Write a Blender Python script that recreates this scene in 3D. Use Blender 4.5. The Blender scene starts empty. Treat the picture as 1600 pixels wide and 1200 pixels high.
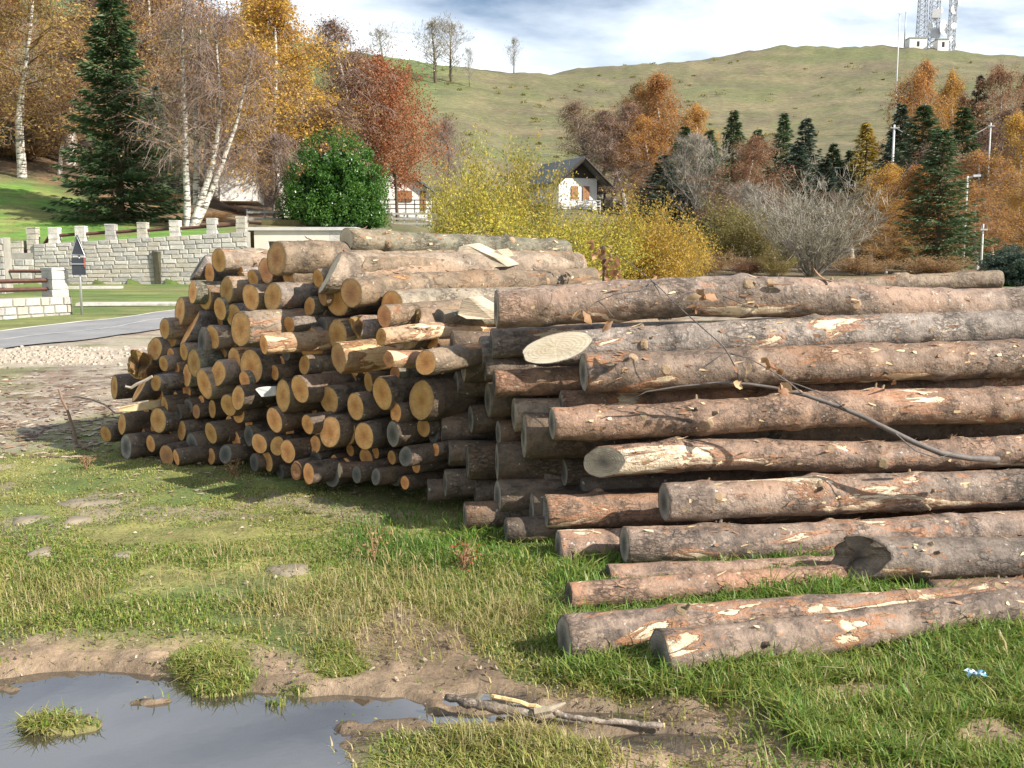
import bpy, math, random
import numpy as np
from mathutils import Vector, Matrix
random.seed(7); RNG = np.random.default_rng(7)
R = math.radians
S = bpy.context.scene
COL = S.collection

# ------------------------------------------------------------------ camera, world, sun, exposure
CAM_H = 1.65; F = 1570.0; PITCH = R(7.26)
CP, SP = math.cos(PITCH), math.sin(PITCH)
cam_d = bpy.data.cameras.new('camera'); cam = bpy.data.objects.new('camera', cam_d); COL.objects.link(cam)
cam_d.sensor_width = 36; cam_d.lens = F / 1600 * 36; cam_d.clip_end = 6000; cam_d.clip_start = .05
cam.location = (0, 0, CAM_H); cam.rotation_euler = (math.pi / 2 - PITCH, 0, 0)
S.camera = cam
SUN_AZ, SUN_EL = R(116), R(34)
w = bpy.data.worlds.new('World'); S.world = w; w.use_nodes = True
nt = w.node_tree; N = nt.nodes; N.clear()
out = N.new('ShaderNodeOutputWorld'); bg = N.new('ShaderNodeBackground'); sky = N.new('ShaderNodeTexSky')
sky.sky_type = 'NISHITA'; sky.sun_disc = False; sky.sun_elevation = SUN_EL; sky.sun_rotation = SUN_AZ
sky.altitude = 900; sky.air_density = 1.0; sky.dust_density = .6; sky.ozone_density = 1.6
tc = N.new('ShaderNodeTexCoord'); mp = N.new('ShaderNodeMapping'); mp.inputs['Scale'].default_value = (1.1, 1.1, 4.2)
mp.inputs['Location'].default_value = (3.1, 1.7, .35)
no = N.new('ShaderNodeTexNoise'); no.inputs['Scale'].default_value = 2.3; no.inputs['Detail'].default_value = 9; no.inputs['Roughness'].default_value = .56
no.inputs['Distortion'].default_value = .35
rp = N.new('ShaderNodeValToRGB'); rp.color_ramp.elements[0].position = .29; rp.color_ramp.elements[1].position = .58
sx = N.new('ShaderNodeSeparateXYZ'); hr = N.new('ShaderNodeMapRange')
hr.inputs['From Min'].default_value = .20; hr.inputs['From Max'].default_value = .36; hr.inputs['To Min'].default_value = .96; hr.inputs['To Max'].default_value = .42
mu = N.new('ShaderNodeMath'); mu.operation = 'MULTIPLY'
mx = N.new('ShaderNodeMix'); mx.data_type = 'RGBA'; mx.inputs['B'].default_value = (14.2, 14.9, 15.5, 1)
L = nt.links.new
L(tc.outputs['Generated'], mp.inputs['Vector']); L(mp.outputs[0], no.inputs['Vector']); L(no.outputs['Fac'], rp.inputs['Fac'])
L(tc.outputs['Generated'], sx.inputs[0]); L(sx.outputs['Z'], hr.inputs['Value'])
L(rp.outputs['Color'], mu.inputs[0]); L(hr.outputs[0], mu.inputs[1]); L(mu.outputs[0], mx.inputs['Factor'])
L(sky.outputs[0], mx.inputs['A']); L(mx.outputs['Result'], bg.inputs['Color'])
bg.inputs['Strength'].default_value = .07; L(bg.outputs[0], out.inputs['Surface'])
sd = bpy.data.lights.new('sun', 'SUN'); sun = bpy.data.objects.new('sun', sd); COL.objects.link(sun)
sd.energy = 5.0; sd.angle = R(.53); sd.color = (1, .93, .83)
to_sun = Vector((math.sin(SUN_AZ) * math.cos(SUN_EL), math.cos(SUN_AZ) * math.cos(SUN_EL), math.sin(SUN_EL)))
sun.rotation_euler = to_sun.to_track_quat('Z', 'Y').to_euler()
vs = S.view_settings; vs.view_transform = 'Standard'; vs.look = 'None'; vs.exposure = .76; vs.gamma = 1; vs.use_curve_mapping = False
S.render.engine = 'CYCLES'

# ------------------------------------------------------------------ helpers
def ray(px, py):
    a = (px - 800) / F; b = (600 - py) / F
    return a, CP + b * SP, -SP + b * CP
def P(px, py, Y):
    x, y, z = ray(px, py)
    return Vector((x * Y / y, Y, CAM_H + z * Y / y))
def zpx(py, Y):
    _, y, z = ray(800, py); return CAM_H + z * Y / y
def to_px(x, y, z):                       # numpy friendly
    d = y * CP - (z - CAM_H) * SP; u = y * SP + (z - CAM_H) * CP
    d = np.where(d > .05, d, .05)
    return 800 + F * x / d, 600 - F * u / d

def lattice(seed):
    g = np.random.default_rng(seed).random((257, 257)); g[256] = g[0]; g[:, 256] = g[:, 0]; return g
LATS = [lattice(i + 50) for i in range(6)]
def vnoise(x, y, k=0):
    g = LATS[k % 6]; xi = np.floor(x).astype(int); yi = np.floor(y).astype(int)
    fx = x - xi; fy = y - yi; fx = fx * fx * (3 - 2 * fx); fy = fy * fy * (3 - 2 * fy)
    xi %= 256; yi %= 256
    return (g[xi, yi] * (1 - fx) + g[xi + 1, yi] * fx) * (1 - fy) + (g[xi, yi + 1] * (1 - fx) + g[xi + 1, yi + 1] * fx) * fy
def fbm(x, y, o=4, k=0):
    x = np.asarray(x, float); y = np.asarray(y, float)
    s = 0; a = .5; t = 0
    for i in range(o):
        s = s + a * vnoise(x + 17.3 * i, y + 9.1 * i, k + i); t += a; a *= .5; x = x * 2.03; y = y * 2.03
    return s / t
def sstep(a, b, x):
    t = np.clip((x - a) / (b - a), 0, 1); return t * t * (3 - 2 * t)

def tag(o, label=None, cat=None, group=None, kind=None):
    if label: o['label'] = label
    if cat: o['category'] = cat
    if group: o['group'] = group
    if kind: o['kind'] = kind
    return o
def empty(name, loc, rz=0, label=None, cat=None, group=None):
    o = bpy.data.objects.new(name, None); COL.objects.link(o); o.location = loc; o.rotation_euler = (0, 0, rz)
    o.empty_display_size = .2
    return tag(o, label, cat, group)
def link(name, me, parent=None, mat=None):
    o = bpy.data.objects.new(name, me); COL.objects.link(o)
    if mat is not None and len(me.materials) == 0: me.materials.append(mat)
    if parent: o.parent = parent
    return o
def np_mesh(name, V, faces_n, idx, mats=(), midx=None, tone=None, smooth=False):
    """faces_n: verts per face (3 or 4, constant); idx: flat int array"""
    me = bpy.data.meshes.new(name); V = np.asarray(V, np.float32); idx = np.asarray(idx, np.int32).ravel()
    nf = len(idx) // faces_n
    me.vertices.add(len(V)); me.vertices.foreach_set('co', V.ravel())
    me.loops.add(len(idx)); me.loops.foreach_set('vertex_index', idx)
    me.polygons.add(nf); me.polygons.foreach_set('loop_start', np.arange(0, len(idx), faces_n, dtype=np.int32))
    for m in mats: me.materials.append(m)
    if midx is not None: me.polygons.foreach_set('material_index', np.asarray(midx, np.int32))
    if tone is not None:
        at = me.attributes.new('tone', 'FLOAT', 'FACE'); at.data.foreach_set('value', np.asarray(tone, np.float32))
    me.update(calc_edges=True)
    me.polygons.foreach_set('use_smooth', np.full(nf, smooth))
    return me
def pmesh(name, V, Fc, mat=None, smooth=False):
    me = bpy.data.meshes.new(name); me.from_pydata([tuple(v) for v in V], [], Fc); me.update()
    if mat: me.materials.append(mat)
    if smooth: me.polygons.foreach_set('use_smooth', [True] * len(me.polygons))
    return me
class MB:
    def __init__(s): s.V = []; s.F = []
    def add(s, V, Fc):
        n = len(s.V); s.V += [Vector(v) for v in V]; s.F += [tuple(i + n for i in f) for f in Fc]; return s
    def box(s, c, d, rz=0, jit=0, rng=random):
        c = Vector(c); q = Matrix.Rotation(rz, 3, 'Z'); V = []
        for z in (-.5, .5):
            for x, y in ((-.5, -.5), (.5, -.5), (.5, .5), (-.5, .5)):
                v = Vector((x * d[0], y * d[1], z * d[2]))
                if jit: v += Vector([rng.uniform(-jit, jit) for _ in range(3)])
                V.append(c + q @ v)
        return s.add(V, [(3, 2, 1, 0), (4, 5, 6, 7), (0, 1, 5, 4), (1, 2, 6, 5), (2, 3, 7, 6), (3, 0, 4, 7)])
    def tube(s, pts, radii, n=6, cap=True):
        pts = [Vector(p) for p in pts]
        if not hasattr(radii, '__len__'): radii = [radii] * len(pts)
        V = []; prev = None
        for i, p in enumerate(pts):
            t = (pts[min(i + 1, len(pts) - 1)] - pts[max(i - 1, 0)]).normalized()
            a = t.cross(Vector((0, 0, 1))) if abs(t.z) < .95 else t.cross(Vector((1, 0, 0)))
            if prev is not None: a = prev - t * prev.dot(t)
            a.normalize(); prev = a; b = t.cross(a)
            for k in range(n):
                th = 2 * math.pi * k / n; V.append(p + (a * math.cos(th) + b * math.sin(th)) * radii[i])
        Fc = []
        for i in range(len(pts) - 1):
            for k in range(n):
                k2 = (k + 1) % n; Fc.append((i * n + k, i * n + k2, (i + 1) * n + k2, (i + 1) * n + k))
        if cap: Fc += [tuple(range(n))[::-1], tuple((len(pts) - 1) * n + k for k in range(n))]
        return s.add(V, Fc)
    def build(s, name, mat, parent=None, smooth=False):
        return link(name, pmesh(name, s.V, s.F, mat, smooth), parent)

# ------------------------------------------------------------------ materials
class NT:
    def __init__(s, name):
        s.m = bpy.data.materials.new(name); s.m.use_nodes = True; s.t = s.m.node_tree
        s.b = s.t.nodes['Principled BSDF']; s.o = s.t.nodes['Material Output']
    def n(s, ty, ins=None, **kw):
        x = s.t.nodes.new(ty)
        for k, v in kw.items(): setattr(x, k, v)
        for k, v in (ins or {}).items():
            if isinstance(v, bpy.types.NodeSocket): s.t.links.new(v, x.inputs[k])
            else: x.inputs[k].default_value = v
        return x
    def l(s, a, b): s.t.links.new(a, b)
    def math(s, op, a, b=0, c=0, clamp=False):
        x = s.n('ShaderNodeMath', {0: a, 1: b, 2: c}, operation=op); x.use_clamp = clamp; return x.outputs[0]
    def noise(s, vec, sc, det=4, rough=.55, dist=0):
        return s.n('ShaderNodeTexNoise', {'Vector': vec, 'Scale': sc, 'Detail': det, 'Roughness': rough, 'Distortion': dist}).outputs['Fac']
    def ramp(s, fac, stops):
        x = s.n('ShaderNodeValToRGB', {'Fac': fac}); cr = x.color_ramp
        while len(cr.elements) < len(stops): cr.elements.new(.5)
        for e, (p, c) in zip(cr.elements, stops):
            e.position = p; e.color = (c if len(c) == 4 else (*c, 1)) if hasattr(c, '__len__') else (c, c, c, 1)
        return x.outputs['Color']
    def mix(s, f, a, b, bt='MIX'):
        x = s.n('ShaderNodeMix', data_type='RGBA', blend_type=bt)
        for k, v in (('Factor', f), ('A', a), ('B', b)):
            if isinstance(v, bpy.types.NodeSocket): s.l(v, x.inputs[k])
            elif k == 'Factor': x.inputs[k].default_value = v
            else: x.inputs[k].default_value = (*v, 1)
        return x.outputs['Result']
    def bump(s, h, st=.5, d=.01):
        x = s.n('ShaderNodeBump', {'Height': h, 'Strength': st, 'Distance': d}); s.l(x.outputs[0], s.b.inputs['Normal'])
    def col(s, c):
        if isinstance(c, bpy.types.NodeSocket): s.l(c, s.b.inputs['Base Color'])
        else: s.b.inputs['Base Color'].default_value = (*c, 1)
    def rough(s, r):
        if isinstance(r, bpy.types.NodeSocket): s.l(r, s.b.inputs['Roughness'])
        else: s.b.inputs['Roughness'].default_value = r
def objvec(t, scale=(1, 1, 1), rnd=40):
    tcn = t.n('ShaderNodeTexCoord'); oi = t.n('ShaderNodeObjectInfo')
    off = t.math('MULTIPLY', oi.outputs['Random'], rnd)
    ad = t.n('ShaderNodeVectorMath', {0: tcn.outputs['Object']}, operation='ADD'); t.l(off, ad.inputs[1])
    ms = t.n('ShaderNodeVectorMath', {0: ad.outputs[0], 1: scale}, operation='MULTIPLY')
    return ms.outputs[0], ad.outputs[0], tcn.outputs['Object'], oi.outputs['Random']
def plain(name, c, rough=.7, var=.25, sc=6, bump=.15, metal=0):
    t = NT(name); tcn = t.n('ShaderNodeTexCoord'); v = tcn.outputs['Object']
    n = t.noise(v, sc, 6); c = np.array(c)
    t.col(t.ramp(n, [(.3, tuple(c * (1 - var))), (.7, tuple(np.minimum(c * (1 + var), .95)))]))
    t.rough(rough); t.b.inputs['Metallic'].default_value = metal
    if bump: t.bump(t.noise(v, sc * 8, 4), bump, .01)
    return t.m
def bark_mat(name, c1, c2, c3, peel=(.72, .60, .42), thr=.66, flake=38, crack=.5, spec=.0):
    t = NT(name); v, v0, vo, rnd = objvec(t, (.45, 1, 1))
    base = t.ramp(t.noise(v, 4.5, 6, .6, .6), [(.30, c1), (.50, c2), (.68, c3)])
    cl = t.noise(v0, 9, 5, .65)
    base = t.mix(t.ramp(cl, [(.35, .0), (.62, .65)]), base, tuple(np.array(c1) * .62))
    # scale plates
    vd = t.n('ShaderNodeVectorMath', {0: v}, operation='ADD')
    nn = t.n('ShaderNodeTexNoise', {'Vector': v, 'Scale': 13, 'Detail': 6, 'Roughness': .7}); nv = t.n('ShaderNodeVectorMath', {0: nn.outputs['Color'], 'Scale': .09}, operation='SCALE')
    t.l(nv.outputs[0], vd.inputs[1])
    vor = t.n('ShaderNodeTexVoronoi', {'Vector': vd.outputs[0], 'Scale': flake}, feature='DISTANCE_TO_EDGE')
    vcol = t.n('ShaderNodeTexVoronoi', {'Vector': vd.outputs[0], 'Scale': flake})
    edge = t.ramp(vor.outputs['Distance'], [(.0, 0), (.05, .5), (.16, 1)])
    where = t.ramp(t.noise(v0, 4.2, 4, .6), [(.50, 0.0), (.64, .85)])
    ef = t.math('MULTIPLY', t.math('SUBTRACT', 1, edge), t.math('MULTIPLY', where, crack))
    base = t.mix(ef, base, tuple(np.array(c1) * .35))
    sepc = t.n('ShaderNodeSeparateColor', {0: vcol.outputs['Color']})
    base = t.mix(t.math('MULTIPLY', sepc.outputs[0], .32), base, tuple(np.minimum(np.array(c3) * 1.35, .9)))
    fine = t.noise(v0, 70, 5, .7)
    base = t.mix(.55, base, t.ramp(fine, [(.25, .25), (.5, .5), (.75, .78)]), 'OVERLAY')
    spx = t.n('ShaderNodeSeparateXYZ', {0: v0}); band = t.noise(t.n('ShaderNodeCombineXYZ', {'X': spx.outputs['X'], 'Y': t.math('MULTIPLY', cl, .5)}).outputs[0], 3.3, 4, .6)
    bm = t.math('MULTIPLY', t.ramp(band, [(.54, 0), (.60, 1), (.68, 1), (.74, .3)]), t.ramp(t.noise(v0, 17, 5, .7), [(.38, .15), (.6, .85)]))
    base = t.mix(bm, base, tuple(np.array(c1) * .42))
    warm = t.ramp(t.noise(v, 2.1, 4, .5, .4), [(.56, 0), (.70, .55)])
    base = t.mix(warm, base, tuple(np.minimum(np.array(c3) * (1.12, .86, .66), .9)))
    blot = t.ramp(t.noise(v0, 26, 4, .65), [(.56, 0), (.64, .6)]); base = t.mix(blot, base, tuple(np.array(c1) * .6))
    # peeled patches, pale inner wood with grain
    pn = t.noise(t.n('ShaderNodeVectorMath', {0: v, 1: (.6, 1, 1)}, operation='MULTIPLY').outputs[0], 4.6, 7, .62, .9)
    pm = t.ramp(pn, [(thr, 0), (thr + .018, 1)]); rim = t.ramp(pn, [(thr - .035, 0), (thr - .004, 1), (thr + .02, 0)])
    st = t.n('ShaderNodeVectorMath', {0: v0, 1: (2.0, 28, 28)}, operation='MULTIPLY')
    grain = t.noise(st.outputs[0], 3, 4)
    pc = t.ramp(grain, [(.3, tuple(np.array(peel) * (.78, .62, .5))), (.65, peel)])
    base = t.mix(rim, base, (.36, .16, .07))
    base = t.mix(pm, base, pc)
    # lichen specks
    ls = t.ramp(t.noise(v0, 38, 2, .4), [(.70, 0), (.73, 1)])
    base = t.mix(t.math('MULTIPLY', ls, .5), base, (.55, .56, .50))
    hv = t.n('ShaderNodeHueSaturation', {'Color': base, 'Value': t.math('MULTIPLY_ADD', rnd, .34, .83), 'Saturation': t.math('MULTIPLY_ADD', rnd, -.25, 1.08)})
    t.col(hv.outputs[0]); t.rough(t.math('MULTIPLY_ADD', cl, .5, .42 - spec))
    h = t.math('MULTIPLY_ADD', fine, .35, t.math('MULTIPLY', t.math('MULTIPLY', edge, where), .55))
    h = t.math('SUBTRACT', h, t.math('MULTIPLY', pm, .7))
    h = t.math('ADD', h, t.math('MULTIPLY', cl, 1.1))
    t.bump(h, 1.0, .016)
    return t.m
def cut_mat(name, c_in, c_out, c_crack, dirt=.4, core=None):
    t = NT(name); v, v0, vo, rnd = objvec(t)
    sp = t.n('ShaderNodeSeparateXYZ', {0: vo})
    yz = t.n('ShaderNodeCombineXYZ', {'X': t.math('MULTIPLY', rnd, 9), 'Y': sp.outputs['Y'], 'Z': sp.outputs['Z']}).outputs[0]
    rr = t.math('SQRT', t.math('ADD', t.math('MULTIPLY', sp.outputs['Y'], sp.outputs['Y']), t.math('MULTIPLY', sp.outputs['Z'], sp.outputs['Z'])))
    wob = t.noise(yz, 14, 3)
    ph = t.math('MULTIPLY_ADD', rr, 620, t.math('MULTIPLY', wob, 16))
    ring = t.math('MULTIPLY_ADD', t.math('SINE', ph), .5, .5)
    rad = t.math('DIVIDE', rr, .11, clamp=True)
    base = t.ramp(rad, [(.05, core or c_in), (.35, c_in), (.75, c_out), (.98, tuple(np.array(c_out) * .8))])
    base = t.mix(t.math('MULTIPLY', ring, .30), base, tuple(np.array(c_in) * .55))
    n = t.noise(yz, 22, 6, .7)
    base = t.mix(t.ramp(n, [(.42, 0), (.70, dirt)]), base, c_crack)
    saw = t.n('ShaderNodeVectorMath', {0: vo, 1: (1, 14, 160)}, operation='MULTIPLY')
    sn = t.noise(saw.outputs[0], 1.3, 3)
    base = t.mix(.35, base, t.ramp(sn, [(.3, .3), (.7, .7)]), 'OVERLAY')
    ang = t.math('ARCTAN2', sp.outputs['Y'], sp.outputs['Z'])
    an = t.noise(t.n('ShaderNodeCombineXYZ', {'X': t.math('MULTIPLY', ang, 2.6), 'Y': t.math('MULTIPLY', rnd, 30)}).outputs[0], 2.4, 2)
    ck = t.ramp(an, [(.491, 0), (.498, 1), (.502, 1), (.509, 0)])
    ck = t.math('MULTIPLY', ck, t.ramp(t.math('ADD', rad, t.math('MULTIPLY', wob, .4)), [(.25, 0), (.45, 1), (.95, .5)]))
    base = t.mix(t.math('MULTIPLY', ck, .5), base, tuple(np.array(c_crack) * .4))
    hv = t.n('ShaderNodeHueSaturation', {'Color': base, 'Value': t.math('MULTIPLY_ADD', rnd, .6, .62), 'Hue': t.math('MULTIPLY_ADD', rnd, -.016, .508)})
    t.col(hv.outputs[0]); t.rough(.8)
    t.bump(t.math('ADD', t.math('MULTIPLY', sn, .6), t.math('MULTIPLY', ring, .25)), .6, .004)
    return t.m
def leaf_mat(name, stops, trans=.35, rough=.6):
    t = NT(name); at = t.n('ShaderNodeAttribute', attribute_name='tone'); oi = t.n('ShaderNodeObjectInfo')
    c = t.ramp(at.outputs['Fac'], [(i / (len(stops) - 1), s) for i, s in enumerate(stops)])
    hv = t.n('ShaderNodeHueSaturation', {'Color': c, 'Value': t.math('MULTIPLY_ADD', oi.outputs['Random'], .3, .85), 'Hue': t.math('MULTIPLY_ADD', oi.outputs['Random'], .02, .49)})
    t.col(hv.outputs[0]); t.rough(rough)
    tr = t.n('ShaderNodeBsdfTranslucent', {'Color': hv.outputs[0]}); mxs = t.n('ShaderNodeMixShader', {0: trans, 1: t.b.outputs[0], 2: tr.outputs[0]})
    t.l(mxs.outputs[0], t.o.inputs['Surface'])
    return t.m
M = {}
M['bark_pink'] = bark_mat('bark_pink', (.10, .074, .056), (.235, .165, .12), (.34, .245, .18), thr=.605)
M['bark_orange'] = bark_mat('bark_orange', (.11, .072, .048), (.255, .155, .098), (.37, .215, .13), thr=.60)
M['bark_grey'] = bark_mat('bark_grey', (.115, .09, .072), (.24, .19, .15), (.33, .265, .215), thr=.635)
M['bark_tan'] = bark_mat('bark_tan', (.15, .11, .075), (.26, .19, .125), (.34, .245, .155), peel=(.60, .38, .20), thr=.64, flake=16)
M['bark_pale'] = bark_mat('bark_pale', (.18, .15, .11), (.33, .275, .205), (.41, .34, .25), thr=.67, crack=.3)
M['bark_green'] = bark_mat('bark_green', (.10, .095, .058), (.19, .18, .12), (.27, .22, .15), peel=(.62, .33, .16), thr=.665, crack=.2)
M['bark_dark'] = bark_mat('bark_dark', (.075, .055, .038), (.135, .095, .062), (.20, .135, .085), thr=.74)  # shade inside the piles put into the bark colour; stubs are simply dark
M['bark_torn'] = bark_mat('bark_torn', (.17, .10, .05), (.33, .21, .11), (.43, .29, .16), peel=(.70, .52, .30), thr=.50, flake=12)
M['cut_ochre'] = cut_mat('cut_ochre', (.74, .37, .12), (.86, .50, .20), (.34, .16, .05), .55, core=(.50, .22, .07))
M['cut_red'] = cut_mat('cut_red', (.62, .29, .12), (.74, .42, .19), (.28, .14, .07), .5, core=(.42, .2, .1))
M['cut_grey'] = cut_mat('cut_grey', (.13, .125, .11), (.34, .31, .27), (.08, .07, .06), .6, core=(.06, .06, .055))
M['cut_pale'] = cut_mat('cut_pale', (.66, .56, .40), (.74, .66, .50), (.45, .32, .18), .3)
M['cut_hollow'] = cut_mat('cut_hollow', (.26, .13, .05), (.55, .34, .13), (.10, .06, .03), .8, core=(.02, .014, .01))
M['cut_weather'] = cut_mat('cut_weather', (.34, .28, .20), (.50, .42, .31), (.12, .10, .08), .6, core=(.10, .09, .08))
M['cut_rot'] = cut_mat('cut_rot', (.13, .10, .07), (.22, .17, .12), (.05, .035, .025), .8, core=(.02, .015, .01))
M['knot'] = cut_mat('knot', (.34, .24, .14), (.42, .31, .19), (.10, .06, .04), .5)
# ------------------------------------------------------------------ terrain
YG = np.array([0, 20, 43, 44, 48, 52, 60, 70, 80, 95, 110, 130, 150, 180, 210, 250, 300, 350, 390, 430, 520, 700, 1500, 5000.])
def colz(pts):           # pts: (Y, py); z at each YG
    ys = [p[0] for p in pts]; zs = [zpx(p[1], p[0]) for p in pts]
    ys = [0, 20, 43] + ys; zs = [0, 0, .46] + zs
    l = zs[-1]; ys += [520, 700, 1500, 5000] if ys[-1] < 500 else []; zs += [l * .97, l * .8, l * .3, 0] if len(ys) > len(zs) else []
    return np.interp(YG, ys, zs)
TC = {
 -700: [(44, 392), (52, 350), (60, 300), (80, 240), (110, 170), (150, 90), (250, 0), (350, -40), (430, -50)],
 0: [(44, 392), (48, 360), (52, 328), (60, 272), (75, 212), (100, 150), (150, 70), (250, 0), (350, -30), (430, -35)],
 150: [(44, 378), (48, 360), (52, 342), (60, 290), (75, 238), (100, 180), (150, 110), (250, 30), (350, 0)],
 300: [(44, 368), (48, 358), (52, 350), (62, 325), (75, 290), (100, 240), (150, 170), (250, 85), (350, 25)],
 390: [(44, 366), (48, 358), (52, 351), (62, 343), (75, 325), (100, 280), (150, 210), (250, 120), (350, 42)],
 500: [(44, 366), (48, 358), (52, 353), (62, 350), (75, 335), (100, 300), (150, 240), (250, 150), (350, 66)],
 560: [(48, 385), (52, 358), (62, 350), (75, 340), (100, 305), (150, 250), (250, 155), (350, 78)],
 640: [(52, 380), (60, 358), (80, 346), (110, 318), (150, 270), (250, 170), (350, 93)],
 700: [(60, 385), (80, 358), (110, 325), (150, 275), (250, 175), (350, 100)],
 800: [(60, 400), (80, 370), (130, 322), (180, 270), (260, 185), (350, 109)],
 900: [(60, 405), (80, 375), (130, 323), (180, 272), (260, 190), (350, 122), (390, 104)],
 1000: [(60, 412), (80, 395), (130, 335), (180, 285), (260, 200), (350, 130), (410, 89)],
 1200: [(60, 425), (80, 410), (110, 390), (150, 335), (200, 280), (260, 215), (350, 130), (430, 71)],
 1400: [(60, 425), (80, 410), (110, 380), (150, 310), (200, 260), (260, 200), (350, 120), (430, 72)],
 1600: [(60, 425), (80, 410), (110, 370), (150, 290), (200, 240), (260, 180), (350, 118), (430, 84)],
 2300: [(60, 425), (80, 410), (110, 370), (150, 300), (200, 250), (260, 200), (350, 150), (430, 125)]}
TX = np.array(sorted(TC)); TZ = np.array([colz(TC[k]) for k in TX])
WX0, WX1, GX1, WY = -900, 388, 545, 43.0
def blob(px, py, cx, cy, rx, ry): return 1 - np.sqrt(((px - cx) / rx) ** 2 + ((py - cy) / ry) ** 2)
PUD = [(140, 1068, 165, 30), (330, 1120, 230, 48), (150, 1185, 420, 62), (300, 1200, 260, 40), (560, 1097, 105, 26), (60, 1090, 110, 36), (-150, 1130, 260, 80), (745, 1082, 60, 9), (840, 1112, 120, 9), (1010, 1150, 90, 12), (700, 1112, 60, 8)]
ISL = [(95, 1118, 92, 22, 1.2), (225, 1084, 80, 8, .5), (330, 1072, 60, 8, .35), (30, 1066, 70, 7, .5), (420, 1090, 60, 8, .4), (560, 1125, 60, 10, .4), (250, 1096, 60, 5, .3), (620, 1125, 60, 16, .8)]
def zones(x, y):
    px, py = to_px(x, y, 0 * x); o = {}
    near = (y > 1.2) & (y < 45)
    n1 = fbm(x * 2.2, y * 2.2, 4, 1); n2 = fbm(x * .8, y * .8, 4, 2); n3 = fbm(x * 7, y * 7, 3, 3)
    o['px'], o['py'], o['n1'], o['n2'], o['n3'] = px, py, n1, n2, n3
    w = -1.0 + 0 * x
    for b in PUD: w = np.maximum(w, blob(px, py, *b) * min(1, b[3] / 30))
    w = w + (n1 - .5) * .55 + (n3 - .5) * .16
    for b in ISL: w = w - b[4] * sstep(0, .7, blob(px, py, *b[:4]) + (n3 - .5) * .4)
    isl = 0 * x
    for b in ISL: isl = np.maximum(isl, sstep(-.3, .3, blob(px, py, *b[:4]) + (n3 - .5) * .4))
    o['isl'] = isl * near
    o['water'] = np.where(near & (py > 1015), w, -1)
    # mud zone: lower left band plus lower middle track
    lim = np.interp(px, [-400, 0, 300, 480, 620, 700, 840, 900, 1180, 1260, 1600], [985, 985, 985, 1010, 960, 985, 1050, 1085, 1112, 1190, 1230])
    mud = sstep(-14, 22, py - lim + (n1 - .5) * 85)
    mud = mud * (1 - sstep(0, .35, blob(px, py, 720, 1190, 240, 62) + (n1 - .5) * .6))
    for b in ((335, 1040, 85, 55), (525, 1030, 60, 40), (105, 1130, 85, 22), (440, 1082, 60, 14), (830, 1030, 60, 40)):
        mud = mud * (1 - .9 * sstep(0, .4, blob(px, py, *b) + (n1 - .5) * .5))
    mud = np.maximum(mud, sstep(.05, .5, blob(px, py, 640, 1005, 130, 50) + (n1 - .5) * .9))
    mud = np.maximum(mud, sstep(.2, .5, blob(px, py, 1340, 1085, 110, 26) + (n1 - .5)))
    mud = np.maximum(mud, sstep(.2, .5, blob(px, py, 1560, 1165, 120, 40) + (n1 - .5)))
    mud = np.maximum(mud, sstep(-.15, .1, o['water']))
    o['mud'] = np.where(near, mud, 0)
    dl = np.interp(px, [-400, 0, 160, 330, 420, 3000], [700, 690, 672, 640, 600, 380])
    o['dirt'] = np.where(near, sstep(18, -22, py - dl + (n2 - .5) * 90 + (n1 - .5) * 60), 0)
    o['bare'] = np.where(near, sstep(.56, .66, n1 * .6 + n2 * .4) * sstep(860, 800, py) , 0)
    o['near'] = near
    return o
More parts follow.
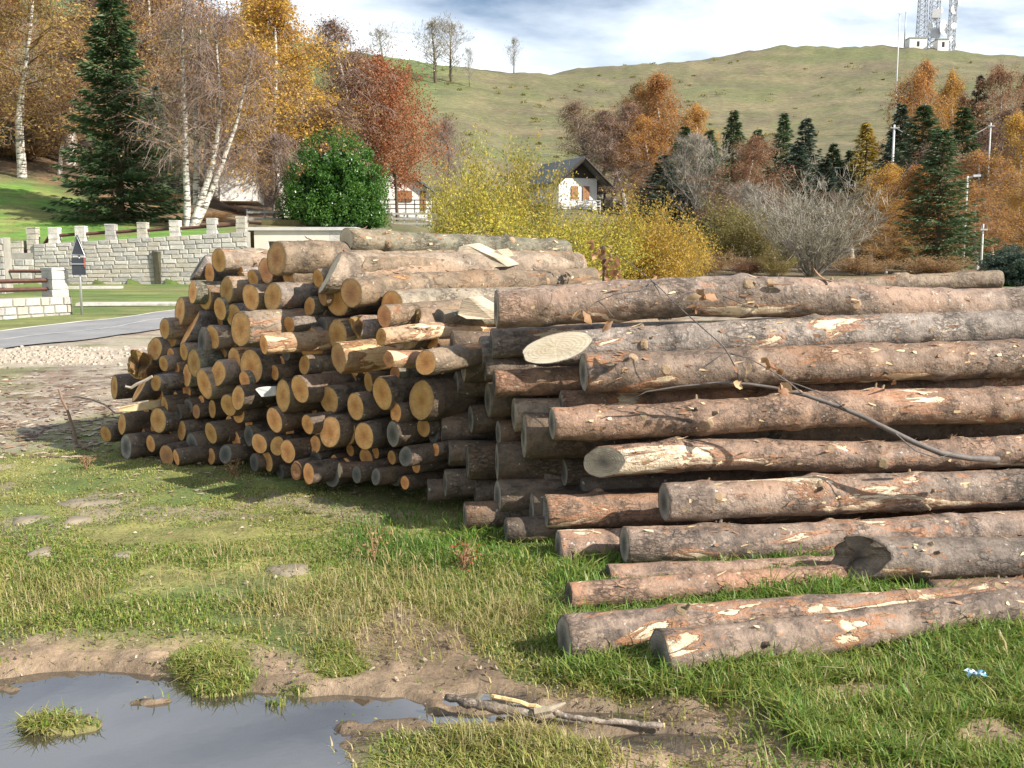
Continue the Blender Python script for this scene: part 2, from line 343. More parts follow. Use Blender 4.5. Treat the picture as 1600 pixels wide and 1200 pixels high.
def H(x, y, detail=True):
    x = np.asarray(x, float); y = np.asarray(y, float); sh = x.shape; x = np.atleast_1d(x); y = np.atleast_1d(y)
    r = np.hypot(x, y); az = np.arctan2(x, y); ac = np.clip(az, -R(44), R(44)); over = np.abs(az) - np.abs(ac)
    D = r * np.cos(ac) * (1 + .0 * over); px = np.clip(800 + F * np.tan(ac) * 1.0, TX[0], TX[-1])
    ci = np.clip(np.searchsorted(TX, px) - 1, 0, len(TX) - 2); ft = (px - TX[ci]) / (TX[ci + 1] - TX[ci])
    ft = ft * ft * (3 - 2 * ft) * .5 + ft * .5
    Dc = np.clip(D, 0, 4999); yi = np.clip(np.searchsorted(YG, Dc, side='right') - 1, 0, len(YG) - 2); fy = (Dc - YG[yi]) / (YG[yi + 1] - YG[yi])
    g = lambda c: TZ[c, yi] * (1 - fy) + TZ[c, yi + 1] * fy
    z = g(ci) * (1 - ft) + g(ci + 1) * ft
    z = z * (1 - .75 * sstep(R(40), R(100), over))
    zl = np.where(D > 20, .02 * (D - 20), 0)
    stepY = np.where(px < WX1, WY + .3, np.where(px < GX1, 50.6, 0))
    z = np.where((D > 20) & (D < stepY), np.minimum(z, zl), z)
    z = np.where((D < stepY), np.minimum(z, zl), z)
    far = sstep(52, 120, D)
    z = z + far * ((fbm(x / 30, y / 14, 4, 1) - .5) * D * .006 + (fbm(x / 7, y / 2.2, 4, 4) - .5) * D * .0055)
    nr = sstep(46, 30, D)
    z = z + nr * ((fbm(x * .5, y * .5, 3, 5) - .5) * .06)
    if detail:
        zo = zones(x, y); n = sstep(20, 9, D); bh = y < 1.2
        base = (fbm(x * 3.1, y * 3.1, 4, 2) - .5) * .05 + (fbm(x * 12, y * 12, 3, 4) - .5) * .018
        ru = sstep(1.2, 2.2, y) * n
        z = z + n * base + ru * zo['mud'] * ((np.abs(fbm(x * 5, y * 5, 4, 0) - .5)) * -.11 + .012 + (fbm(x * 22, y * 22, 3, 2) - .5) * .014)
        wt = sstep(-.34, .10, zo['water']) ** 1.6 * ru
        z = z * (1 - wt) + (-.055 - .02 * zo['n1']) * wt
        z = z * (1 - ru * zo['isl']) + ru * zo['isl'] * np.minimum(z, -.026 + .022 * zo['n3'] * zo['n1'] * 1.6)
        # keep dry land above the water table close to the puddles
        lift = ru * (1 - wt) * sstep(950, 1060, zo['py']); zmin = -.030 + .014 * zo['n3']
        z = np.where((lift > .02) & (zo['water'] < -.16), np.maximum(z, zmin), z)
        z = z + ru * .02 * sstep(0, .9, blob(zo['px'], zo['py'], 450, 897, 46, 11))          # half buried rock hump
        z = z + ru * .04 * sstep(900, 1100, zo['px']) * sstep(1080, 1140, zo['py']) * (1 - zo['mud']) * zo['n1']
    return z.reshape(sh) if sh else float(z[0])
def G(px, py, it=25):
    x, y, z = ray(px, py); t = CAM_H / max(-z, .004)
    for _ in range(it):
        h = H(x * t, y * t, False)
        tn = (h - CAM_H) / z if z < -.0005 else t
        t = .5 * t + .5 * tn
    return Vector((x * t, y * t, H(x * t, y * t, False)))

azs = np.concatenate([np.arange(-180, -46, 3), np.arange(-46, -29, .8), np.arange(-29, 29, .27), np.arange(29, 46, .8), np.arange(46, 180, 3)])
rs = [1.3]
while rs[-1] < 17: rs.append(rs[-1] * (1.03 if rs[-1] < 2.5 else 1.0078))
while rs[-1] < 4600: rs.append(rs[-1] * (1.012 if 36 < rs[-1] < 62 else 1.024 if rs[-1] < 450 else 1.12))
rs = np.array(rs); A, RR = np.meshgrid(np.radians(azs), rs)
X = RR * np.sin(A); Y = RR * np.cos(A); Z = H(X, Y)
nr_, na = X.shape
zo = zones(X, Y); D = RR * np.cos(np.clip(A, -R(44), R(44))); PX = 800 + F * np.tan(np.clip(A, -R(44), R(44)))
def C3(c): return np.array(c, float)[None, None, :] * np.ones((nr_, na, 1))
def MX(a, b, f): return a * (1 - f[..., None]) + b * f[..., None]
n1, n2, n3 = zo['n1'], zo['n2'], zo['n3']
c = MX(C3((.15, .18, .045)), C3((.25, .235, .075)), sstep(.35, .65, n2))
c = MX(c, C3((.09, .14, .03)), sstep(.5, .7, fbm(X * 1.3, Y * 1.3, 3, 5)) * .8)
c = MX(c, C3((.30, .24, .165)), zo['bare'] * .8)
dirtc = MX(C3((.31, .25, .185)), C3((.20, .145, .105)), sstep(.4, .62, n1))
dirtc = MX(dirtc, C3((.36, .31, .24)), sstep(.52, .68, n3))
dirtc = MX(dirtc, C3((.16, .17, .06)), sstep(.52, .66, n2) * .75)
c = MX(c, dirtc, zo['dirt'])
grav = sstep(-.05, .35, blob(zo['px'], zo['py'], 60, 556, 190, 20) + (n1 - .5) * .7) * zo['near']
grav = np.maximum(grav, .6 * sstep(0, .4, blob(zo['px'], zo['py'], 240, 535, 130, 12) + (n1 - .5) * .7) * zo['near'])
c = MX(c, C3((.42, .36, .285)), grav)
mudc = MX(C3((.33, .235, .15)), C3((.20, .14, .085)), sstep(.35, .68, fbm(X * 4, Y * 4, 4, 0)))
c = MX(c, mudc, zo['mud'])
wet = zo['mud'] * (sstep(-.62, .0, zo['water']) * .8 + .15); wt = sstep(-.05, .15, zo['water'])
c = MX(c, C3((.12, .085, .05)), np.clip(sstep(-.5, .0, zo['water']) * zo['mud'] * .6 + wt * .3, 0, 1))
# lawn beyond the road, bank, hills
e0, e1 = G(0, 519), G(270, 486)
beyond = (((X - e0.x) * (e1.y - e0.y) - (Y - e0.y) * (e1.x - e0.x)) < 0) & (Y > 8) | (D > 31) & (PX > 250)
lawn = MX(C3((.11, .16, .035)), C3((.17, .185, .055)), sstep(.4, .65, fbm(X * .5, Y * .5, 4, 3)))
fb = np.where(beyond & (D < WY + 1), 1., 0.) * np.where(Y > 8, 1, 0); c = MX(c, lawn, fb)
hill = MX(C3((.118, .115, .048)), C3((.185, .155, .078)), sstep(.35, .65, fbm(X / 16, Y / 5, 5, 2)))
hill = MX(hill, C3((.12, .135, .045)), sstep(.52, .68, fbm(X / 40, Y / 20, 4, 1)) * .7)
hill = MX(hill, C3((.13, .105, .06)), sstep(.60, .67, fbm(X / 18 + Y / 90, Y / 4.5, 4, 5)) * .75)
hill = MX(hill, C3((.10, .20, .035)), sstep(780, 600, PX) * sstep(200, 300, D) * .6)
c = MX(c, hill, sstep(40, 50, D) * (D > 43.2))
bank = MX(C3((.12, .24, .035)), C3((.20, .21, .06)), sstep(.45, .65, fbm(X * .5, Y * .5, 4, 3)))
bl = sstep(-300, -200, PX * 0) * sstep(400, 330, PX) * (D > 43.2) * sstep(62, 56, D)
c = MX(c, bank, np.clip(bl, 0, 1))
litter = (D > 43.2) * sstep(560, 450, PX) * sstep(.0, 1.5, (D - np.interp(PX, [0, 60, 120, 200, 300, 400], [58, 58, 55, 50, 46, 50])) / 3 + (n2 - .5) * 2)
lc = MX(C3((.20, .12, .06)), C3((.10, .075, .04)), sstep(.4, .6, fbm(X, Y, 3, 2)))
c = MX(c, lc, np.clip(litter, 0, 1) * sstep(130, 90, D))
# wood floor on the right
wf = sstep(880, 980, PX) * sstep(50, 60, D) * sstep(175, 140, D + (n2 - .5) * 30)
c = MX(c, C3((.13, .085, .045)), np.clip(wf, 0, 1) * .85)
verts = np.stack([X, Y, Z], -1).reshape(-1, 3)
i, j = np.meshgrid(np.arange(nr_ - 1), np.arange(na), indexing='ij'); j2 = (j + 1) % na
q = np.stack([i * na + j, (i + 1) * na + j, (i + 1) * na + j2, i * na + j2], -1)
tm = NT('earth'); gc = tm.n('ShaderNodeAttribute', attribute_name='gcol'); gw = tm.n('ShaderNodeAttribute', attribute_name='gwet')
gp = tm.n('ShaderNodeNewGeometry').outputs['Position']
f1 = tm.noise(gp, 34, 6, .7); f2 = tm.noise(gp, 5, 5, .6)
stv = tm.n('ShaderNodeVectorMath', {0: gp, 1: (.06, .22, 1)}, operation='MULTIPLY').outputs[0]; f3 = tm.noise(stv, 2.5, 7, .68)
hs = tm.n('ShaderNodeVectorMath', {0: gp, 1: (.5, 1.6, 1)}, operation='MULTIPLY').outputs[0]; f4 = tm.noise(hs, .8, 6, .75)
cc = tm.mix(.75, gc.outputs['Color'], tm.ramp(f1, [(.28, .30), (.5, .5), (.72, .72)]), 'OVERLAY')
cc = tm.mix(.55, cc, tm.ramp(f2, [(.3, .34), (.7, .66)]), 'OVERLAY')
cc = tm.mix(.5, cc, tm.ramp(f3, [(.3, .33), (.7, .66)]), 'OVERLAY')
cc = tm.mix(.6, cc, tm.ramp(f4, [(.36, .22), (.64, .76)]), 'OVERLAY')
spz = tm.n('ShaderNodeSeparateXYZ', {0: gp}); farm = tm.n('ShaderNodeMapRange', {0: spz.outputs['Y'], 1: 70., 2: 130.}).outputs[0]
tv = tm.n('ShaderNodeVectorMath', {0: gp, 1: (.03, .03, 1.1)}, operation='MULTIPLY').outputs[0]; tn1 = tm.noise(tv, 1.6, 4, .62)
tl = tm.math('MULTIPLY', tm.ramp(tn1, [(.46, 0), (.50, 1), (.54, 0)]), tm.ramp(tm.noise(gp, .06, 4), [(.42, .1), (.62, 1)]))
cc = tm.mix(tm.math('MULTIPLY', tm.math('MULTIPLY', tl, farm), .55), cc, (.075, .062, .032))
gs = tm.ramp(tm.noise(tm.n('ShaderNodeVectorMath', {0: gp, 1: (.25, .25, 2.2)}, operation='MULTIPLY').outputs[0], 2.2, 5, .75), [(.38, .25), (.62, .75)])
cc = tm.mix(tm.math('MULTIPLY', farm, .5), cc, gs, 'OVERLAY')
tm.col(cc); tm.rough(tm.math('SUBTRACT', .95, tm.math('MULTIPLY', gw.outputs['Fac'], tm.ramp(f2, [(.35, .35), (.6, .85)]))))
tm.bump(tm.math('ADD', f1, tm.math('MULTIPLY', f2, 1.5)), .7, .02)
me = np_mesh('ground', verts, 4, q.reshape(-1), [tm.m], smooth=True)
ca = me.attributes.new('gcol', 'FLOAT_COLOR', 'POINT'); ca.data.foreach_set('color', np.concatenate([c, np.ones((nr_, na, 1))], -1).astype(np.float32).ravel())
wa = me.attributes.new('gwet', 'FLOAT', 'POINT'); wa.data.foreach_set('value', np.clip(wet, 0, 1).astype(np.float32).ravel())
ground = link('ground', me); tag(ground, kind='structure')
# centre disc under the camera
ns = 60; cv = [(1.31 * math.sin(2 * math.pi * k / ns), 1.31 * math.cos(2 * math.pi * k / ns), -.03) for k in range(ns)]
cg = pmesh('ground_centre', cv, [tuple(range(ns))[::-1]], plain('dry_mud', (.2, .15, .09), .9)); tag(link('soil', cg), kind='structure')

# water in the puddles
t = NT('puddle_water'); t.col((.10, .085, .065)); t.rough(.012); t.b.inputs['IOR'].default_value = 3.6
t.b.inputs['Transmission Weight'].default_value = .45
gpv = t.n('ShaderNodeNewGeometry').outputs['Position']; t.bump(t.noise(gpv, 5, 3), .035, .01)
pw = pmesh('puddle', [(-5, 2.0, -.034), (2.6, 2.0, -.034), (2.6, 4.35, -.034), (-5, 4.35, -.034)], [(0, 1, 2, 3)], t.m)
pw = link('puddle_water', pw); tag(pw, kind='structure')

# ------------------------------------------------------------------ road
def spl(pts, n):
    out = []
    P_ = [pts[0]] + list(pts) + [pts[-1]]
    for i in range(1, len(P_) - 2):
        a, b, c_, d = P_[i - 1:i + 3]
        for k in range(n):
            s = k / n; out.append(.5 * ((2 * b) + (c_ - a) * s + (2 * a - 5 * b + 4 * c_ - d) * s * s + (3 * b - a - 3 * c_ + d) * s ** 3))
    out.append(P_[-2]); return out
fe = spl([G(*p) for p in ((-700, 612), (-300, 557), (0, 519), (170, 500), (270, 486), (400, 472), (520, 461))], 8)
ne = spl([G(*p) for p in ((-700, 700), (-300, 598), (0, 547), (130, 533), (250, 516), (400, 494), (520, 480))], 8)
t = NT('asphalt'); gp = t.n('ShaderNodeNewGeometry').outputs['Position']
t.col(t.mix(.5, t.ramp(t.noise(gp, 1.2, 5), [(.3, (.20, .20, .205)), (.7, (.29, .285, .28))]), t.ramp(t.noise(gp, 60, 4), [(.3, .35), (.7, .65)]), 'OVERLAY')); t.rough(.85); t.bump(t.noise(gp, 90, 3), .3, .01)
def strip(name, f0, f1, dz, mat, kind='structure'):
    m = MB(); V = []; Fc = []; K = 10 if f1 - f0 > .3 else 1
    for a, b in zip(fe, ne):
        for k in range(K + 1):
            p = a.lerp(b, f0 + (f1 - f0) * k / K); V.append((p.x, p.y, H(p.x, p.y, False) + dz))
    for i in range(len(fe) - 1):
        for k in range(K):
            o = i * (K + 1) + k; Fc.append((o, o + K + 1, o + K + 2, o + 1)[::-1])
    o = link(name, pmesh(name, V, Fc, mat)); return tag(o, kind=kind)
strip('road', 0, 1, .028, t.m)
wp = plain('road_paint', (.72, .70, .62), .8, .12, 3)
strip('road_edge_line', .0, .035, .034, wp); strip('road_lane_line', .50, .525, .034, plain('worn_paint', (.48, .48, .45), .8, .2, 2))
# pale gravel spill heap and concrete slabs on the lawn
def stones_stuff(name, n, sampler, size, mat, label, cat, sink=.3):
    V = []; Fc = []; base = [(-1, -1, -1), (1, -1, -1), (1, 1, -1), (-1, 1, -1), (-.7, -.7, .8), (.8, -.6, .9), (.6, .7, .7), (-.6, .8, 1)]
    fb = [(3, 2, 1, 0), (4, 5, 6, 7), (0, 1, 5, 4), (1, 2, 6, 5), (2, 3, 7, 6), (3, 0, 4, 7)]
    for k in range(n):
        x, y = sampler(); s = size * random.uniform(.4, 1.5); a = random.uniform(0, 6.28); z = H(x, y)
        for b in base:
            bx, by, bz = [b[i] * s * random.uniform(.6, 1.2) * .5 for i in range(3)]
            V.append((x + bx * math.cos(a) - by * math.sin(a), y + bx * math.sin(a) + by * math.cos(a), z + bz * .6 + s * (.25 - sink * .5)))
        Fc += [tuple(i + 8 * k for i in f) for f in fb]
    o = link(name, pmesh(name, V, Fc, mat)); return tag(o, label, cat, kind='stuff')
def s_gravel():
    while 1:
        px, py = random.gauss(70, 75), random.gauss(556, 8)
        if -250 < px < 240 and 542 < py < 572: g = G(px, py, 8); return g.x, g.y
stones_stuff('gravel', 750, s_gravel, .06, plain('white_stone', (.40, .34, .27), .9, .25, 3), 'spill of pale gravel along the near edge of the road', 'gravel')

# ------------------------------------------------------------------ stone walls
mort = plain('mortar', (.33, .31, .27), .95, .2, 3); granite = []
for k, cc_ in enumerate([(.52, .50, .455), (.41, .395, .365), (.62, .59, .53), (.48, .44, .37)]):
    tt = NT('granite_%d' % k); tcn = tt.n('ShaderNodeTexCoord').outputs['Object']; oi = tt.n('ShaderNodeObjectInfo').outputs['Random']
    ad = tt.n('ShaderNodeVectorMath', {0: tcn}, operation='ADD'); tt.l(tt.math('MULTIPLY', oi, 30), ad.inputs[1])
    cb = np.array(cc_); tt.col(tt.mix(.5, tt.ramp(tt.noise(ad.outputs[0], 3, 6), [(.3, tuple(cb * .72)), (.7, tuple(cb * 1.15))]), tt.ramp(tt.noise(ad.outputs[0], 40, 3), [(.35, .3), (.65, .7)]), 'OVERLAY'))
    tt.rough(.9); tt.bump(tt.noise(ad.outputs[0], 14, 5), .6, .03); granite.append(tt.m)
rust = plain('rusty_rail', (.10, .045, .03), .7, .3, 8)
def stone_mesh(seed, mat, rub=False):
    rr = random.Random(seed); V = []
    for x in (0, 1):
        for z in (0, 1): V.append([x, 0, z])
    # pillow-faced block: outer ring + raised centre face
    J = .05 if not rub else .16
    o = [(0, 0), (1, 0), (1, 1), (0, 1)]
    b = [(x + rr.uniform(-J, J) * .5, .35, z + rr.uniform(-J, J) * .5) for x, z in o]
    m_ = [(p[0], -.15, p[2]) for p in b]
    f = [((.5 + (p[0] - .5) * .86) + rr.uniform(-J, J) * .3, -.5 - rr.uniform(0, .4), .5 + (p[2] - .5) * .84 + rr.uniform(-J, J) * .3) for p in b]
    V = b + m_ + f; Fc = []
    for k in range(4):
        k2 = (k + 1) % 4; Fc += [(k, k2, 4 + k2, 4 + k), (4 + k, 4 + k2, 8 + k2, 8 + k)]
    Fc.append((8, 9, 10, 11)); return pmesh('stone', V, Fc, mat)
SM = [stone_mesh(k, granite[k % 4]) for k in range(10)]; SR = [stone_mesh(40 + k, granite[(0, 3, 1, 3)[k % 4]], True) for k in range(8)]
def place_stone(parent, o3, ux, wdt, hgt, rubble=False, depth=.045, name='stone'):
    """o3: lower left outer corner; ux: unit direction along the wall (outer face toward -normal)"""
    me_ = random.choice(SR if rubble else SM); o = bpy.data.objects.new(name, me_); COL.objects.link(o)
    nrm = Vector((-ux.y, ux.x, 0))
    o.matrix_world = Matrix(((ux.x * wdt, nrm.x * depth, 0, o3.x), (ux.y * wdt, nrm.y * depth, 0, o3.y), (0, 0, hgt, o3.z), (0, 0, 0, 1)))
    o.parent = parent; return o
def courses(parent, a, b, zb, zt, ch, sw, rub_to=None, gap=.02, cnt=300):
    """a,b: 2D ends of the outer face; zb,zt(t): bottom/top; coursed blocks, rubble below rub_to (fraction)"""
    d = Vector((b.x - a.x, b.y - a.y, 0)); Lw = d.length; ux = d.normalized(); k = 0; z0 = 0
    nc = int(round((max(zt(.5), zt(1)) - min(zb(0), zb(1))) / ch))
    for r_ in range(nc):
        s = -random.uniform(0, sw * .5)
        while s < Lw:
            rub = rub_to is not None and (r_ + .5) / nc < rub_to; wd = sw * random.uniform(.65, 1.4) * (1.15 if rub else 1); e = min(s + wd, Lw); s0 = max(s, 0)
            if e - s0 > sw * .25:
                tmid = (s0 + e) / 2 / Lw; hb, ht = zb(tmid), zt(tmid); hh = (ht - hb) / nc
                p = Vector((a.x, a.y, 0)) + ux * s0; p.z = hb + hh * r_
                place_stone(parent, p, ux, e - s0 - gap, hh - gap, rub); k += 1
            s = e
    return k
def post(parent, x, y, z0, h, wd, ux, name='post'):
    m = MB(); n_ = max(2, int(h / .2)); a = math.atan2(ux.y, ux.x)
    m.box((x, y, z0 + h / 2), (wd * .90, wd * .90, h), a)
    for k in range(n_):
        m.box((x + random.uniform(-.01, .01), y, z0 + h * (k + .5) / n_), (wd * random.uniform(.97, 1.05), wd * random.uniform(.97, 1.04), h / n_ - .025), a, .012)
    m.box((x, y, z0 + h + .03), (wd * 1.05, wd * 1.05, .06), a, .01)
    return m.build(name, random.choice(granite), parent)
ga, gb = P(55, 430, WY), P(388, 430, WY); a0 = Vector((-29.0, WY, 0))
def ztop(x): return np.interp(x, [-30, ga.x - .01, ga.x, gb.x], [1.55, 1.55, zpx(381.5, WY), zpx(362, WY)])
wall = empty('stone_wall', ((ga.x + gb.x) / 2, WY, .4), 0, 'long grey stone retaining wall with square posts below the grass bank', 'wall')
def rel(o, par): o.matrix_parent_inverse = par.matrix_world.inverted(); return o
bpy.context.view_layer.update()
def keep(par, fn):
    """children made by fn are authored in world space"""
    before = set(par.children); fn(); bpy.context.view_layer.update(); inv = par.matrix_world.inverted()
    for ch in par.children:
        if ch not in before: ch.matrix_parent_inverse = inv
def far_wall():
    m = MB(); xs = [a0.x] + [ga.x - .005, ga.x] + [ga.x + (gb.x - ga.x) * k / 10 for k in range(1, 11)]
    for x0, x1 in zip(xs[:-1], xs[1:]):
        if x1 - x0 < .1: continue
        za, zb_ = ztop(x0 + .01), ztop(x1 - .001); V = []
        for y in (WY + .0, WY + .55):
            V += [(x0, y, .1), (x1, y, .1), (x1, y, zb_), (x0, y, za)]
        m.add(V, [(0, 1, 2, 3), (7, 6, 5, 4), (3, 2, 6, 7), (1, 5, 6, 2), (0, 3, 7, 4)])
    m.build('wall_core', mort, wall)
    n = courses(wall, Vector((ga.x, WY, 0)), Vector((gb.x, WY, 0)), lambda t_: .40, lambda t_: ztop(ga.x + (gb.x - ga.x) * t_), .205, .50, .42)
    n2_ = courses(wall, Vector((ga.x - 4, WY, 0)), Vector((ga.x - .02, WY, 0)), lambda t_: .40, lambda t_: 1.52, .25, .55, .3)
    print('wall stones', n, n2_)
    pp = [(48, 1), (82, 0), (124, 0), (171, 0), (221, 0), (272, 0), (330, 0), (376, 0)]; prev = None
    for px, kind in pp:
        x = P(px, 380, WY).x; zt = ztop(max(x, ga.x)) if kind == 0 else 1.5; hh = .60 if kind == 0 else zpx(357, WY) - 1.5
        post(wall, x, WY + .27, zt - .05, hh + .05, .39, Vector((1, 0, 0)))
        if prev: MB().tube([(prev[0] + .2, WY + .27, prev[1]), (x - .2, WY + .27, zt + .32)], .07, 4).build('rail', rust, wall)
        prev = (x, zt + .32)
    for px, top in ((25, 378), (-35, 378), (-95, 380)):
        x = P(px, 380, WY).x; post(wall, x, WY + .27, 1.5, zpx(top, WY) - 1.5, .46, Vector((1, 0, 0)))
        MB().tube([(x + .2, WY + .27, 1.85), (x + 1.4, WY + .27, 1.95)], .07, 4).build('rail', rust, wall)
    # drain gully stain with creeper on the wall face
    MB().box((P(246, 420, WY).x, WY - .1, 1.1), (.28, .1, 1.5), 0, .05).build('downpipe', plain('dark_creeper', (.07, .065, .04), .9), wall)
keep(wall, far_wall)
wb0, wb1 = G(-160, 512), G(113, 491)
nwall = empty('stone_wall', (wb1.x, wb1.y, 0), 0, 'low nearer stone wall with brown rails beside the road sign', 'wall'); bpy.context.view_layer.update()
def near_wall():
    d = (wb1 - wb0); d.z = 0; ux = d.normalized(); nrm = Vector((-ux.y, ux.x, 0)); Lw = d.length
    zt = zpx(463, wb1.y); c_ = (wb0 + wb1) / 2 + nrm * .25; a = math.atan2(ux.y, ux.x)
    MB().box((c_.x, c_.y, zt / 2 - .05), (Lw, .48, zt + .1), a).build('wall_core', mort, nwall)
    courses(nwall, wb0, wb1, lambda t_: -.02, lambda t_: zt, .2, .32, None, .018)
    e = wb1 + nrm * .02
    for k in range(3): place_stone(nwall, Vector((wb1.x, wb1.y, zt * k / 3)) , Vector((nrm.x, nrm.y, 0)), .46, zt / 3 - .02)
    for kk, (px, top) in enumerate(((25, 425), (103, 422), (-60, 428), (-140, 430))):
        s = (P(px, 470, wb1.y).x - wb0.x) / ux.x; p = wb0 + ux * s + nrm * .25
        post(nwall, p.x, p.y, zt - .05, zpx(top, p.y) - zt + .05, .46, ux)
    q0 = wb0 + nrm * .25; q1 = wb0 + ux * (Lw - .5) + nrm * .25
    for zz in (.42, .20):
        MB().tube([(q0.x, q0.y, zt + zz), (q1.x, q1.y, zt + zz)], .055, 4).build('rail', rust, nwall)
keep(nwall, near_wall)
swp = empty('stone_wall', (P(5, 460, 36).x, 36, .3), 0, 'short tall stone pillar wall at the left picture edge behind the low wall', 'wall'); bpy.context.view_layer.update()
def step_wall():
    a_, b_ = P(-60, 450, 36), P(9, 450, 36); zt = zpx(375, 36)
    MB().box(((a_.x + b_.x) / 2, 36.3, zt / 2 + .1), (b_.x - a_.x, .5, zt), 0).build('wall_core', mort, swp)
    courses(swp, Vector((a_.x, 36.03, 0)), Vector((b_.x, 36.03, 0)), lambda t_: .3, lambda t_: zt + .08, .22, .4)
    MB().tube([(b_.x + .02, 36.3, zpx(424, 36)), (P(83, 424, 36).x, 36.3, zpx(424, 36))], .06, 4).build('rail', rust, swp)
keep(swp, step_wall)
# kerb slab, lawn slabs
for (px, py, wd, dp, lb) in ((138, 451, 1.6, .25, 'pale flat concrete kerb slab on the lawn by the road sign'), (236, 478, 2.6, .5, 'long pale concrete slab on the lawn by the road')):
    g = G(px, py); m = MB().box((g.x, g.y, g.z + .05), (wd * 1.6, dp, .1), .1, .02); tag(m.build('concrete_slab', plain('concrete', (.50, .48, .43), .9)), lb, 'slab')

# ------------------------------------------------------------------ road sign (seen from behind)
g = G(128, 492); sg = empty('road_sign', g, 0, 'triangular road sign seen from behind with a square panel on a thin grey pole', 'road sign')
metal = plain('galvanised', (.48, .50, .50), .45, .1, 5, 0, .6); back = plain('sign_back', (.055, .06, .075), .5, .15, 4, 0, .2)
s_ = g.y / F; hs_ = 122 * s_
MB().tube([(0, 0, -.2), (0.01, 0, hs_)], .032, 8).build('pole', metal, sg, True)
def z_(py): return (492 - py) * s_
t_ = .02; tri = [(-.34, 0), (.34, 0), (0, 0)]
wv = 10.5 * s_
V = []
for y in (-.05, -.03): V += [(-wv, y, z_(400)), (wv, y, z_(400)), (wv * .12, y, z_(369)), (-wv * .12, y, z_(369))]
FB = [(0, 1, 2, 3), (7, 6, 5, 4), (0, 4, 5, 1), (1, 5, 6, 2), (2, 6, 7, 3), (3, 7, 4, 0)]
link('triangle_plate', pmesh('triangle_plate', V, FB, back), sg)
MB().box((0, -.04, (z_(404) + z_(430)) / 2), (wv * 2, .02, z_(404) - z_(430))).build('square_panel', back, sg)
MB().box((0, -.062, (z_(408) + z_(418)) / 2), (wv * 1.9, .02, .03)).build('bracket', metal, sg)
MB().box((wv * .9, -.055, (z_(404) + z_(418)) / 2), (wv * .12, .02, z_(404) - z_(418))).build('panel_edge', plain('red_edge', (.5, .12, .08), .5), sg)
tri2 = MB(); tri2.tube([(-wv, -.055, z_(399)), (wv, -.055, z_(399)), (0, -.055, z_(371)), (-wv, -.055, z_(399))], .012, 4); tri2.build('rim', metal, sg)

# ------------------------------------------------------------------ buildings
white = plain('white_render', (.78, .76, .72), .9, .05, 2); cream = plain('cream_render', (.70, .66, .57), .9, .06, 2)
slate = plain('slate', (.13, .14, .145), .8, .3, 5); dwood = plain('dark_wood', (.045, .035, .028), .8, .3, 4); shut = plain('shutter_wood', (.30, .14, .06), .7, .2, 8)
greyw = plain('grey_wood', (.34, .34, .32), .85, .2, 5); dark = plain('dark_opening', (.03, .03, .03), .8)
def box_o(name, x0, x1, y0, y1, z0, z1, mat, par): return MB().box(((x0 + x1) / 2, (y0 + y1) / 2, (z0 + z1) / 2), (x1 - x0, y1 - y0, z1 - z0)).build(name, mat, par)
# garage
Yg = 50.; xa, xb, xc = P(397, 370, Yg).x, P(515, 370, Yg).x, P(548, 370, Yg).x; gz = H(xa, Yg - .5, False); zr = zpx(360, Yg)
gar = empty('garage', ((xa + xb) / 2, Yg, gz), 0, 'cream flat-roofed garage built into the bank beside the stone wall', 'garage')
X0 = (xa + xb) / 2; hz = zr - gz; wid = xb - xa
dx0, dx1 = P(419, 370, Yg).x - X0, P(502, 370, Yg).x - X0; dz = zpx(377, Yg) - gz
m = MB(); m.box(((dx0 - wid / 2) / 2, .15, hz / 2), (dx0 + wid / 2, .3, hz)); m.box(((dx1 + wid / 2) / 2, .15, hz / 2), (wid / 2 - dx1, .3, hz)); m.box(((dx0 + dx1) / 2, .15, (hz + dz) / 2), (dx1 - dx0, .3, hz - dz))
m.box((-wid / 2 + .1, 1.9, hz / 2), (.2, 3.2, hz)); m.build('wall', cream, gar)
dr = MB(); [dr.box(((dx0 + dx1) / 2, .28 + (k % 2) * .01, dz * (k + .5) / 12), (dx1 - dx0, .04, dz / 12 - .015)) for k in range(12)]; dr.build('door', plain('garage_door', (.16, .165, .17), .6, .1, 3), gar)
MB().box((.5, 2.05, hz + .08), (wid + 1.6, 4.4, .16)).build('roof', plain('roof_slab', (.55, .54, .52), .85, .1, 3), gar)
box_o('side_wall', wid / 2 + .01, xc - X0, 0, .4, 0, hz - .02, granite[2], gar)
# turf on the garage roof + wooden fence above
tf = MB(); tf.box((X0 + .3, Yg + 2.6, zr + .36), (wid + .6, 2.2, .34), 0, .08); tag(tf.build('turf', plain('dry_turf', (.14, .12, .05), .95, .3, 3)), kind='structure')
def rail_fence(x0, x1, y, zb, h, nr2, npost, mat, label, name='fence', slope=0):
    f = empty(name, ((x0 + x1) / 2, y, zb), 0, label, 'fence'); L_ = x1 - x0
    for k in range(nr2): MB().box((0, 0, h * (k + .6) / nr2), (L_, .05, .13)).build('rail', mat, f)
    for k in range(npost): MB().box((-L_ / 2 + L_ * k / (npost - 1), .06, h / 2 - .1), (.10, .07, h + .2)).build('post', mat, f)
    return f
yy = 53.; rail_fence(P(386, 340, yy).x, P(468, 340, yy).x, yy, zpx(346, yy) - .1, zpx(330, yy) - zpx(346, yy) + .2, 2, 4, greyw, 'weathered grey two-rail fence above the garage roof')
